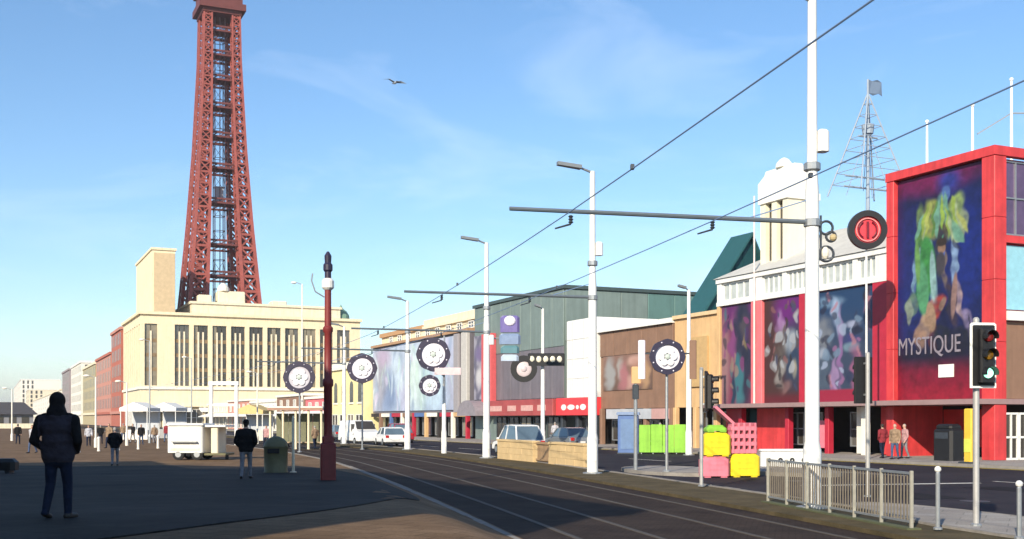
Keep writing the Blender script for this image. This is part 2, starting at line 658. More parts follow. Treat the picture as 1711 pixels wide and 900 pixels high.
# ---- the sea behind its wall, left of everything in view
sw = MB()
for a, b in zip(rows[:-1], rows[1:]):
    pa, pb = (L(a) - 70, a), (L(b) - 70, b)
    sw.prism([(pa[0] - 0.8, pa[1], -6), (pa[0] - 0.02, pa[1], -6), (pb[0] - 0.02, pb[1], -6), (pb[0] - 0.8, pb[1], -6)], (0, 0, 7.0))
struct(sw.build('sea_wall', CONC))
se = MB()
se.add([(L(-400) - 70.8, -400, -4), (L(9000) - 70.8, 9000, -4), (-14000, 9000, -4), (-14000, -400, -4)], [(0, 1, 2, 3)])
struct(se.build('sea', SEAM))

# ---- tram reservation, verge, road, footway
stn = list(range(-40, 150, 4)) + list(range(150, 420, 15))
bed = struct(strip('tram_reservation', stn, A_OFF - 1.75, B_OFF + 1.45, 0.006, BED))
verge = struct(strip('verge', stn, B_OFF + 1.47, 1.0, 0.09, VERGE, thick=0.085))
strip('kerb', [y for y in stn if y <= 12], 1.0, 1.18, 0.12, KERB, thick=0.12, parent=verge)
strip('kerb', [y for y in stn if y >= 60], 1.0, 1.18, 0.12, KERB, thick=0.12, parent=verge)
for k in range(48):
    j_ = random.uniform(-0.006, 0.006)
    strip('kerb_stone', [12.01 + k, 12.985 + k], 1.0 + j_, 1.18 + j_, 0.12 + j_, KERB, thick=0.12, parent=verge)
for k in range(40):
    j_ = random.uniform(-0.006, 0.006)
    strip('edging_stone', [12.01 + k, 12.98 + k], A_OFF - 1.96 + j_, A_OFF - 1.76 + j_, 0.040 + j_, KERB, thick=0.04, parent=bed)
edge = strip('edging', stn, A_OFF - 1.95, A_OFF - 1.77, 0.03, KERB, thick=0.03, parent=bed)
railm = mat('worn_rail_steel', (0.095, 0.082, 0.072), 0.65, 0.0, var=0.15, scale=8, spec=0.08)
groove = mat('rail_groove', (0.02, 0.018, 0.016), 0.8, var=0)
for tr in (A_OFF, B_OFF):
    for s in (-0.7175, 0.7175):
        strip('rail', stn, tr + s - 0.05, tr + s + 0.05, 0.018, railm, thick=0.012, parent=bed)
        strip('rail_groove', stn, tr + s + 0.055, tr + s + 0.10, 0.011, groove, parent=bed)
# road: from the verge kerb to the footway kerb of the building line
rd = MB()
fs_ = []
for a, b in zip(stn[:-1], stn[1:]):
    def right(y):
        # footway kerb on the building line (5 m seaward of the fronts)
        t = (y - C0[1] + 5 * VY) / UY
        return (C0[0] - 5 * VX + t * UX, y)
    p, q = off(a, 1.2), off(b, 1.2)
    rd.add([(p[0], p[1], 0.005), (right(p[1])[0], p[1], 0.005), (right(q[1])[0], q[1], 0.005), (q[0], q[1], 0.005)], [(0, 1, 2, 3)])
road = struct(rd.build('road', ASPH))
fw = MB()
y0, y1 = -70, 330
a, b, c, d = st(-4.8, y0), st(16, y0), st(16, y1), st(-4.8, y1)
fw.prism([(*a, 0.0), (*b, 0.0), (*c, 0.0), (*d, 0.0)], (0, 0, 0.12))
footway = struct(fw.build('footway', PAVE))
kb = MB()
a, b, c, d = st(-5.0, y0), st(-4.82, y0), st(-4.82, y1), st(-5.0, y1)
kb.prism([(*a, 0.0), (*b, 0.0), (*c, 0.0), (*d, 0.0)], (0, 0, 0.125))
kb.build('kerb', KERB, footway)
# markings: a lane line down the road, a stop line and yellow lines at the kerb
mk = MB()
for k in range(-40, 200, 8):
    p, q = st(-13.2, k), st(-13.2, k + 4)
    mk.prism([(p[0] - 0.06, p[1], 0.0085), (p[0] + 0.06, p[1], 0.0085), (q[0] + 0.06, q[1], 0.0085), (q[0] - 0.06, q[1], 0.0085)], (0, 0, 0.002))
mk.build('lane_dash_lines', LINE, road)['kind'] = 'stuff'
mk = MB()
for x in (-5.35, -5.6):
    a, b, c, d = st(x, -60), st(x + 0.1, -60), st(x + 0.1, 200), st(x, 200)
    mk.prism([(*a, 0.0085), (*b, 0.0085), (*c, 0.0085), (*d, 0.0085)], (0, 0, 0.002))
mk.build('kerb_line', mat('yellow_road_paint', (0.55, 0.42, 0.06), 0.7, var=0.2, scale=5), road)
mk = MB()
mk.box(-3.2, 3.2, -0.16, 0.16, 0.0085, 0.0105)
o = mk.build('stop_line', LINE, road, loc=(12.2, 36.5, 0))
o.rotation_euler = (0, 0, R(14))


def island(name, pts, z=0.13, m=None):
    """raised traffic island with a kerb ring"""
    mb = MB()
    mb.prism([(x, y, 0.0) for x, y in pts], (0, 0, z))
    o = struct(mb.build(name, m or PAVE))
    cx_ = sum(p[0] for p in pts) / len(pts)
    cy_ = sum(p[1] for p in pts) / len(pts)
    k = MB()
    n = len(pts)
    for i in range(n):
        p, q = pts[i], pts[(i + 1) % n]
        def out(a, e=0.16):
            dx, dy = a[0] - cx_, a[1] - cy_
            r = math.hypot(dx, dy)
            return (a[0] + dx / r * e, a[1] + dy / r * e)
        po, qo, pi_, qi = out(p), out(q), out(p, 0.002), out(q, 0.002)
        k.prism([(*pi_, 0), (*qi, 0), (*qo, 0), (*po, 0)], (0, 0, z + 0.006))
    k.build('kerb', KERB, o)
    return o


def oval(cx_, cy_, rx, ry, rz, n=20):
    return [(cx_ + rx * math.cos(t) * math.cos(rz) - ry * math.sin(t) * math.sin(rz), cy_ + rx * math.cos(t) * math.sin(rz) + ry * math.sin(t) * math.cos(rz)) for t in [2 * math.pi * i / n for i in range(n)]]


island('traffic_island', oval(6.6, 44.6, 1.9, 3.4, R(16)))
island('traffic_island', oval(10.2, 44.4, 1.6, 3.6, R(20)), z=0.15)
island('signal_island', oval(9.3, 21.5, 1.25, 5.5, R(10)))

# ------------------------------------------------------------------ buildings
RG = random.Random(77)


def window(parent, name, axis, a0, a1, z0, z1, at, m=None, fr=None, nx=1, nz=1, fw_=0.08, dep=0.14):
    """glazed window in the plane axis=at; frame bars are a sub-part. axis 'x' faces -x (spans y), 'y' faces -y (spans x)"""
    gl, f = MB(), MB()
    if m is GLASSD:
        m = RG.choice((GLASSD, GLASSD, GLASS3, GLASS2))
    def bx(mb, p0, p1, q0, q1, d0, d1):
        if axis == 'x':
            mb.box(at + d0, at + d1, p0, p1, q0, q1)
        else:
            mb.box(p0, p1, at + d0, at + d1, q0, q1)
    bx(gl, a0 + 0.01, a1 - 0.01, z0 + 0.01, z1 - 0.01, 0.0, 0.05)
    o = gl.build(name, m or GLASSD, parent)
    for i in range(nx + 1):
        c = a0 + (a1 - a0) * i / nx
        c = min(max(c, a0 + fw_ / 2), a1 - fw_ / 2)
        bx(f, c - fw_ / 2, c + fw_ / 2, z0, z1, -dep * 0.5, 0.045)
    for j in range(nz + 1):
        c = z0 + (z1 - z0) * j / nz
        c = min(max(c, z0 + fw_ / 2), z1 - fw_ / 2)
        bx(f, a0, a1, c - fw_ / 2, c + fw_ / 2, -dep * 0.45, 0.04)
    f.build('frame', fr or WHITE, o)
    return o


def ell(u, v, cu, cv, ru, rv, rot=0.0, soft=0.25):
    du, dv = u - cu, v - cv
    c, s = math.cos(rot), math.sin(rot)
    a, b = (du * c + dv * s) / ru, (-du * s + dv * c) / rv
    d = math.sqrt(a * a + b * b)
    return 1 - smooth(1 - soft, 1 + soft, d)


def mixc(a, b, t):
    return tuple(a[i] + (b[i] - a[i]) * t for i in range(3))


def nz2(u, v, s, o=0.0):
    return noise.noise(Vector((u * s + o, v * s - o, o * 1.7)))


def strokes(seed, n, pal, ru=(0.015, 0.05), rv=(0.02, 0.08), box=(0.05, 0.95, 0.12, 0.95)):
    rg = random.Random(seed)
    return [(rg.uniform(box[0], box[1]), rg.uniform(box[2], box[3]), rg.uniform(*ru), rg.uniform(*rv), rg.uniform(-0.7, 0.7), rg.choice(pal)) for _ in range(n)]


PAL_P = [(0.30, 0.06, 0.22), (0.02, 0.02, 0.05), (0.05, 0.20, 0.25), (0.40, 0.26, 0.20), (0.10, 0.03, 0.14), (0.03, 0.03, 0.08)]
PAL_G = [(0.30, 0.29, 0.30), (0.03, 0.02, 0.02), (0.42, 0.44, 0.48), (0.10, 0.07, 0.06), (0.24, 0.10, 0.10), (0.05, 0.06, 0.12)]
PAL_B = [(0.42, 0.50, 0.70), (0.03, 0.04, 0.10), (0.20, 0.30, 0.44), (0.36, 0.16, 0.34), (0.02, 0.02, 0.05), (0.50, 0.22, 0.28)]
PAL_M = [(0.50, 0.58, 0.62), (0.20, 0.26, 0.38), (0.38, 0.50, 0.44), (0.46, 0.42, 0.54), (0.30, 0.36, 0.46)]
STR_P, STR_G, STR_B = strokes(3, 40, PAL_P), strokes(5, 46, PAL_G), strokes(8, 46, PAL_B)
STR_M = strokes(12, 60, PAL_M, (0.006, 0.02), (0.05, 0.22), (0.02, 0.98, 0.05, 0.95))
_fr = random.Random(21)
FEATHERS = []
for k in range(22):
    a_ = R(-58 + 140 * k / 21 + _fr.uniform(-5, 5))
    ln_ = _fr.uniform(0.07, 0.15)
    cu_, cv_ = 0.50 + math.sin(a_) * ln_ * 2.1, 0.70 + math.cos(a_) * ln_ * 0.95
    FEATHERS.append((cu_, cv_, 0.020, 0.075, a_ * 0.75, _fr.choice([(0.30, 0.42, 0.06), (0.42, 0.46, 0.12), (0.12, 0.34, 0.06), (0.16, 0.36, 0.26), (0.36, 0.44, 0.26), (0.10, 0.24, 0.05)])))
SPARKS = strokes(17, 12, [(0.05, 0.22, 0.08), (0.12, 0.38, 0.22), (0.30, 0.46, 0.52), (0.30, 0.22, 0.16), (0.02, 0.02, 0.05), (0.10, 0.14, 0.42)], (0.012, 0.03), (0.02, 0.06), (0.15, 0.85, 0.30, 0.72))


def poster_dancer(u, v):
    """showgirl-like swirl of green plumes on midnight blue over a crimson foot"""
    uu = u + 0.045 * nz2(u, v * 2.4, 7, 3.0)
    vv = v + 0.02 * nz2(u, v * 2.4, 9, 8.0)
    c = mixc((0.010, 0.010, 0.055), (0.012, 0.022, 0.17), ell(u, v, 0.12, 0.56, 0.34, 0.28, 0, 0.7))
    c = mixc(c, (0.010, 0.022, 0.21), ell(u, v, 0.82, 0.62, 0.24, 0.25, 0, 0.7))
    c = mixc(c, (0.20, 0.008, 0.09), ell(u, v, 0.42, 0.99, 0.5, 0.07, 0, 0.6) * 0.9)
    c = mixc(c, (0.03, 0.04, 0.28), ell(u, v, 0.6, 0.95, 0.12, 0.05, 0, 0.7))
    for k, (a, b, ru, rv, ro, col) in enumerate([
        (0.28, 0.77, 0.05, 0.11, 0.15, (0.16, 0.25, 0.07)), (0.40, 0.80, 0.10, 0.09, -0.3, (0.30, 0.34, 0.07)),
        (0.52, 0.84, 0.07, 0.07, 0.1, (0.13, 0.28, 0.28)), (0.56, 0.90, 0.05, 0.04, 0.0, (0.10, 0.20, 0.5)),
        (0.66, 0.79, 0.13, 0.075, 0.5, (0.30, 0.42, 0.12)), (0.74, 0.75, 0.09, 0.05, 0.7, (0.33, 0.40, 0.22)),
        (0.30, 0.64, 0.08, 0.10, 0.25, (0.05, 0.20, 0.04)), (0.36, 0.56, 0.09, 0.10, -0.1, (0.10, 0.38, 0.28)),
        (0.28, 0.52, 0.08, 0.13, 0.2, (0.02, 0.16, 0.05)), (0.42, 0.50, 0.05, 0.10, 0.3, (0.28, 0.50, 0.55)),
        (0.20, 0.56, 0.03, 0.08, 0.1, (0.25, 0.42, 0.62)), (0.17, 0.43, 0.07, 0.05, 0.5, (0.14, 0.24, 0.16)),
        (0.14, 0.40, 0.035, 0.06, 0.0, (0.30, 0.35, 0.28)), (0.67, 0.60, 0.035, 0.10, -0.1, (0.28, 0.42, 0.66)),
        (0.53, 0.72, 0.07, 0.05, 0.2, (0.07, 0.035, 0.02)), (0.50, 0.63, 0.055, 0.11, 0.1, (0.04, 0.045, 0.05)),
        (0.55, 0.58, 0.03, 0.09, 0.2, (0.22, 0.16, 0.12)), (0.45, 0.40, 0.11, 0.05, 0.3, (0.42, 0.06, 0.04)),
        (0.34, 0.33, 0.10, 0.06, 0.4, (0.45, 0.30, 0.19)), (0.28, 0.27, 0.07, 0.05, 0.0, (0.40, 0.24, 0.17)),
        (0.42, 0.28, 0.035, 0.11, 0.25, (0.12, 0.03, 0.03)), (0.64, 0.42, 0.05, 0.12, 0.45, (0.05, 0.03, 0.05)),
        (0.72, 0.43, 0.03, 0.10, 0.35, (0.45, 0.32, 0.32)), (0.80, 0.34, 0.06, 0.05, -0.6, (0.30, 0.24, 0.42)),
        (0.52, 0.28, 0.10, 0.05, 0, (0.02, 0.02, 0.03)), (0.70, 0.26, 0.16, 0.05, 0, (0.018, 0.016, 0.03)),
        (0.86, 0.30, 0.03, 0.02, 0.6, (0.45, 0.45, 0.62))]):
        w = ell(uu, vv, a, b, ru, rv, ro, 0.22)
        w *= 0.72 + 0.5 * nz2(u, v * 2.4, 16, k * 1.3)
        c = mixc(c, col, max(0, min(1, w)))
    for a, b, ru, rv, ro, col in FEATHERS:
        c = mixc(c, col, 0.85 * ell(uu, vv, a, b, ru, rv, ro, 0.2))
    for a, b, ru, rv, ro, col in SPARKS:
        c = mixc(c, col, 0.75 * ell(uu, vv, a, b, ru, rv, ro, 0.2))
    for a, b, ru, rv, ro, col in ((0.52, 0.665, 0.045, 0.025, 0, (0.34, 0.20, 0.13)), (0.52, 0.69, 0.06, 0.018, 0, (0.05, 0.03, 0.02)), (0.51, 0.60, 0.05, 0.05, 0.1, (0.06, 0.05, 0.06)), (0.36, 0.60, 0.09, 0.13, 0.25, (0.05, 0.26, 0.06)), (0.30, 0.50, 0.07, 0.12, 0.2, (0.10, 0.34, 0.16)), (0.42, 0.55, 0.035, 0.11, 0.1, (0.30, 0.50, 0.50)), (0.24, 0.62, 0.03, 0.10, 0.1, (0.16, 0.36, 0.10)),
                                  (0.40, 0.37, 0.05, 0.07, 0.55, (0.40, 0.26, 0.17)), (0.66, 0.45, 0.03, 0.10, -0.2, (0.30, 0.18, 0.16))):
        c = mixc(c, col, ell(u, v, a, b, ru, rv, ro, 0.15))
    c = mixc(c, (0.014, 0.010, 0.03), (1 - smooth(0.20, 0.29, v)) * 0.85)
    c = mixc(c, (0.24, 0.006, 0.03), 1 - smooth(0.10, 0.20, v))
    c = mixc(c, (0.34, 0.008, 0.03), 1 - smooth(0.02, 0.10, v))
    g_ = 0.66 + 0.22 * nz2(u, v * 2.4, 13, 5.0) + 0.16 * nz2(u, v * 2.4, 34, 2.0)
    return tuple(q * g_ for q in c)


def poster_purple(u, v):
    c = mixc((0.26, 0.04, 0.10), (0.16, 0.02, 0.17), smooth(0.6, 0.95, v))
    c = mixc(c, (0.42, 0.22, 0.24), ell(u, v, 0.06, 0.4, 0.2, 0.45, 0, 0.6))
    uu = u + 0.09 * nz2(u, v * 2, 4, 1)
    c = mixc(c, (0.30, 0.07, 0.24), ell(uu, v, 0.42, 0.66, 0.14, 0.26, -0.12, 0.4))
    c = mixc(c, (0.035, 0.03, 0.07), ell(uu, v, 0.72, 0.55, 0.26, 0.62, 0.08, 0.3))
    c = mixc(c, (0.09, 0.07, 0.09), ell(uu, v, 0.74, 0.78, 0.14, 0.1, 0, 0.5))
    c = mixc(c, (0.26, 0.19, 0.10), ell(uu, v, 0.80, 0.62, 0.05, 0.08, 0.2, 0.5))
    c = mixc(c, (0.06, 0.22, 0.27), ell(uu, v, 0.60, 0.22, 0.15, 0.25, 0.05, 0.4))
    c = mixc(c, (0.02, 0.05, 0.10), ell(uu, v, 0.40, 0.12, 0.08, 0.18, 0, 0.4))
    for a, b, ru, rv, ro, col in STR_P:
        c = mixc(c, col, 0.7 * ell(uu, v, a, b, ru * 1.6, rv, ro, 0.2))
    return tuple(q * 0.6 for q in c)


def poster_grey(u, v):
    c = mixc((0.07, 0.025, 0.022), (0.15, 0.012, 0.18), ell(u, v, 0.7, 0.88, 0.4, 0.2, 0, 0.5))
    uu = u + 0.10 * nz2(u, v * 2, 5, 4)
    c = mixc(c, (0.03, 0.05, 0.10), ell(uu, v, 0.85, 0.45, 0.3, 0.3, 0, 0.5))
    for a, b, ru, rv, ro, col in [(0.45, 0.78, 0.10, 0.10, 0, (0.40, 0.22, 0.45)), (0.55, 0.62, 0.10, 0.12, 0.3, (0.28, 0.27, 0.28)),
                                  (0.72, 0.58, 0.14, 0.10, 0.4, (0.38, 0.43, 0.50)), (0.45, 0.42, 0.17, 0.14, 0, (0.12, 0.10, 0.09)),
                                  (0.48, 0.30, 0.16, 0.06, 0.5, (0.40, 0.38, 0.36)), (0.42, 0.22, 0.12, 0.06, -0.4, (0.30, 0.27, 0.26)),
                                  (0.60, 0.14, 0.15, 0.05, 0.3, (0.25, 0.14, 0.14)), (0.86, 0.32, 0.07, 0.08, 0, (0.4, 0.36, 0.28))]:
        c = mixc(c, col, ell(uu, v, a, b, ru, rv, ro, 0.5) * (0.7 + 0.4 * nz2(u, v, 12, a * 9)))
    for a, b, ru, rv, ro, col in STR_G:
        c = mixc(c, col, 0.75 * ell(uu, v, a, b, ru * 1.5, rv * 0.8, ro, 0.2))
    c = mixc(c, (0.13, 0.012, 0.02), 1 - smooth(0.03, 0.12, v))
    return tuple(q * 0.75 for q in c)


def poster_blue(u, v):
    c = mixc((0.05, 0.07, 0.13), (0.02, 0.06, 0.16), smooth(0.4, 0.9, v))
    uu = u + 0.07 * nz2(u, v * 2, 6, 6)
    for a, b, ru, rv, ro, col in [(0.28, 0.90, 0.22, 0.05, 0, (0.20, 0.33, 0.50)), (0.40, 0.80, 0.07, 0.12, 0.35, (0.48, 0.60, 0.86)),
                                  (0.46, 0.70, 0.04, 0.10, -0.2, (0.42, 0.48, 0.72)), (0.20, 0.62, 0.14, 0.14, 0, (0.26, 0.28, 0.32)),
                                  (0.48, 0.45, 0.04, 0.34, 0, (0.36, 0.18, 0.42)), (0.68, 0.68, 0.12, 0.03, 0, (0.46, 0.50, 0.70)),
                                  (0.66, 0.55, 0.14, 0.05, 0, (0.05, 0.05, 0.22)), (0.66, 0.48, 0.12, 0.04, 0, (0.22, 0.34, 0.44)),
                                  (0.18, 0.44, 0.06, 0.05, 0, (0.55, 0.62, 0.75)), (0.38, 0.22, 0.05, 0.2, 0, (0.46, 0.30, 0.55)),
                                  (0.75, 0.24, 0.08, 0.24, 0.1, (0.40, 0.13, 0.26)), (0.20, 0.25, 0.10, 0.16, 0, (0.10, 0.14, 0.20)),
                                  (0.92, 0.80, 0.05, 0.16, 0, (0.50, 0.20, 0.26)), (0.90, 0.93, 0.06, 0.07, 0, (0.012, 0.01, 0.012))]:
        c = mixc(c, col, ell(uu, v, a, b, ru, rv, ro, 0.45) * (0.75 + 0.35 * nz2(u, v, 12, a * 7)))
    for a, b, ru, rv, ro, col in STR_B:
        c = mixc(c, col, 0.75 * ell(uu, v, a, b, ru * 1.2, rv * 0.8, ro, 0.2))
    c = mixc(c, (0.40, 0.02, 0.06), 1 - smooth(0.10, 0.12, v))
    return tuple(q * 0.65 for q in c)


def mural(u, v):
    uu = u + 0.03 * nz2(u * 3, v, 4, 2)
    c = mixc((0.24, 0.30, 0.42), (0.34, 0.38, 0.48), smooth(0.2, 0.9, v + 0.3 * nz2(u * 3, v, 3, 5)))
    for a, b, ru, rv, ro, col in [(0.55, 0.45, 0.10, 0.45, 0.05, (0.46, 0.55, 0.52)), (0.70, 0.45, 0.07, 0.4, -0.1, (0.28, 0.38, 0.36)),
                                  (0.80, 0.5, 0.10, 0.5, 0, (0.42, 0.54, 0.62)), (0.88, 0.8, 0.10, 0.2, 0, (0.42, 0.40, 0.55)),
                                  (0.34, 0.5, 0.08, 0.5, 0.1, (0.42, 0.50, 0.58)), (0.22, 0.3, 0.10, 0.3, 0, (0.14, 0.19, 0.32)),
                                  (0.10, 0.5, 0.08, 0.5, 0, (0.26, 0.25, 0.30)), (0.42, 0.2, 0.05, 0.25, 0, (0.34, 0.34, 0.46)),
                                  (0.96, 0.3, 0.05, 0.4, 0, (0.30, 0.31, 0.40)), (0.15, 0.85, 0.1, 0.15, 0, (0.34, 0.26, 0.36))]:
        c = mixc(c, col, ell(uu, v, a, b, ru, rv, ro, 0.6) * 0.85)
    for a, b, ru, rv, ro, col in STR_M:
        c = mixc(c, col, 0.6 * ell(uu, v, a, b, ru, rv, ro * 0.2, 0.4))
    n_ = nz2(u * 5, v * 1.2, 7, 9)
    c = tuple(x * (1.22 + 0.22 * n_ + 0.15 * nz2(u * 12, v * 3, 9, 3)) for x in c)
    return c


def poster_dim(u, v):
    c = mixc((0.12, 0.11, 0.16), (0.30, 0.28, 0.34), smooth(-0.3, 0.4, nz2(u, v * 2, 4, 3)))
    c = mixc(c, (0.50, 0.48, 0.50), ell(u, v, 0.5, 0.35, 0.3, 0.14, 0, 0.5))
    c = mixc(c, (0.16, 0.12, 0.24), ell(u, v, 0.5, 0.72, 0.4, 0.12, 0, 0.5))
    return c


def poster_faces(u, v):
    c = mixc((0.12, 0.07, 0.05), (0.22, 0.12, 0.09), v)
    uu = u + 0.06 * nz2(u, v, 6, 2)
    for a, b, ru, rv, col in [(0.14, 0.45, 0.10, 0.5, (0.30, 0.30, 0.30)), (0.36, 0.6, 0.06, 0.3, (0.32, 0.30, 0.28)), (0.44, 0.35, 0.09, 0.4, (0.36, 0.14, 0.15)),
                              (0.70, 0.8, 0.18, 0.14, (0.50, 0.30, 0.25)), (0.72, 0.45, 0.14, 0.34, (0.34, 0.17, 0.11)), (0.88, 0.4, 0.08, 0.4, (0.40, 0.24, 0.13)), (0.56, 0.2, 0.08, 0.2, (0.45, 0.26, 0.22))]:
        c = mixc(c, col, ell(uu, v, a, b, ru, rv, 0, 0.5) * 0.9)
    return c


# ---- 1. red corner block with the tall show poster
def red_block():
    t = thing('show_building', 'red framed corner block carrying a tall blue and green show poster', 'building', (C0[0], C0[1], 0.12), ST_RZ)
    H = 15.1
    MB().box(0.12, 16, 0.12, 6.98, 2.95, H - 0.5).build('wall', CRIM, t)
    MB().box(0.5, 16, 0.5, 6.5, H - 0.5, H - 0.4).build('roof', GREYR, t)
    for y0, y1, x0, x1 in ((-0.25, 0.55, -0.25, 0.55), (6.45, 7.0, -0.25, 0.3)):
        pl = MB().box(x0 + 0.03, x1 - 0.03, y0 + 0.03, y1 - 0.03, 0.0, H - 0.46).build('pillar', CRIM, t)
        zz = 0.0
        for sg in (2.7, 3.0, 3.0, 3.0, H - 0.46 - 11.7):
            MB().cham(x0, x1, y0, y1, zz + 0.012, zz + sg - 0.012, 0.03).build('panel', RED, pl)
            zz += sg
    MB().box(-0.28, 0.58, -0.28, 7.02, H - 0.45, H).box(0.58, 16, -0.28, 0.1, H - 0.45, H).build('cornice', RED, t)
    p = sheet('poster', poster_dancer, 110, 250, (0.05, 6.44, 2.96), (0, -5.88, 0), (0, 0, H - 0.5 - 2.98), t)
    text_mesh('MYSTIQUE', 1.3, 'lettering', mat('dim_letter', (0.24, 0.21, 0.25), 0.6, var=0.25, scale=3), p, (0.03, 4.25, 5.35), (R(90), 0, R(-90)), 0.012, 0.70)
    MB().box(0.0, 0.04, 2.55, 3.55, 4.1, 4.75).build('notice', SIGNWHT, p)
    cn = MB().box(-1.4, 16, -0.3, 7.0, 2.70, 2.95)
    cn.build('canopy', mat('canopy_grey', (0.30, 0.20, 0.20), 0.6, var=0.1), t)
    # ground floor: red shop front set back under the canopy
    MB().box(3.6, 3.8, 0.3, 7.0, 0, 2.7).box(3.8, 16, 0.3, 0.5, 0, 2.7).build('back_wall', DKINT, t)
    MB().box(3.45, 3.58, 3.6, 6.6, 0.5, 2.5).build('sign_board', RED, t)
    MB().box(0.3, 3.4, 6.6, 6.9, 0, 2.7).build('side_wall', RED, t)
    # glazed shop doors facing the corner
    for k in range(2):
        x0 = 0.62 + k * 1.0
        d = MB().box(x0, x0 + 0.94, 0.02, 0.08, 0.0, 2.3).build('door', GLASSD, t)
        f = MB()
        for a in (0, 0.43, 0.86):
            f.box(x0 + a, x0 + a + 0.08, -0.05, 0.07, 0, 2.3)
        for z in (0, 1.05, 2.2):
            f.box(x0, x0 + 0.94, -0.045, 0.065, z, z + 0.1)
        f.build('frame', WHITE, d)
    # south side: violet glazing above a pale blue panel, brown below
    for k in range(6):
        x0 = 0.62 + k * 2.5
        window(t, 'window', 'y', x0, x0 + 2.4, 10.9, 14.5, 0.05, GLASSP, GREYM, 3, 2, 0.07)
        MB().box(x0, x0 + 2.4, 0.0, 0.1, 7.3, 10.4).build('panel', mat('pale_blue_panel', (0.28, 0.55, 0.66), 0.4, var=0.12), t)
    MB().box(0.56, 16, -0.2, 0.1, 10.5, 10.85).build('ledge', RED, t)
    MB().box(0.56, 16, -0.3, 0.1, 6.75, 7.2).build('ledge', WHITE, t)
    MB().box(0.56, 16, -0.02, 0.1, 2.97, 6.7).build('lower_panel', BROWN, t)
    return t


red_block()
for px, y0, top, lab in ((1625, 62.0, 178, 'thin white flagpole on the red block roof, nearer its left end'), (1690, 60.0, 135, 'thin white flagpole with side arm on the red block roof, nearest the corner'), (1549, 66.0, 205, 'faint thin mast on the red block roof above the poster')):
    x = bear(px, y0)
    t = thing('flagpole', lab, 'pole', (x, y0, 14.72), 0, 'flagpoles on the roof of the red block')
    h = hgt(top, y0) - 14.72
    MB().tube((0, 0, 0), (0, 0, h), 0.09, 0.06, 8).build('shaft', POLE, t)
    MB().ball((0, 0, h + 0.08), 0.11, 8).build('finial', WHITE, t)
    MB().box(-0.2, 0.2, -0.2, 0.2, -0.02, 0.08).build('base_plate', GREYM, t)
    if px == 1690:
        MB().beam((0, 0, h - 1.7), (-1.8, 0, h - 2.8), 0.07).beam((0, 0, h - 1.7), (1.5, 0, h - 1.7), 0.07).build('side_arm', GREYM, t)


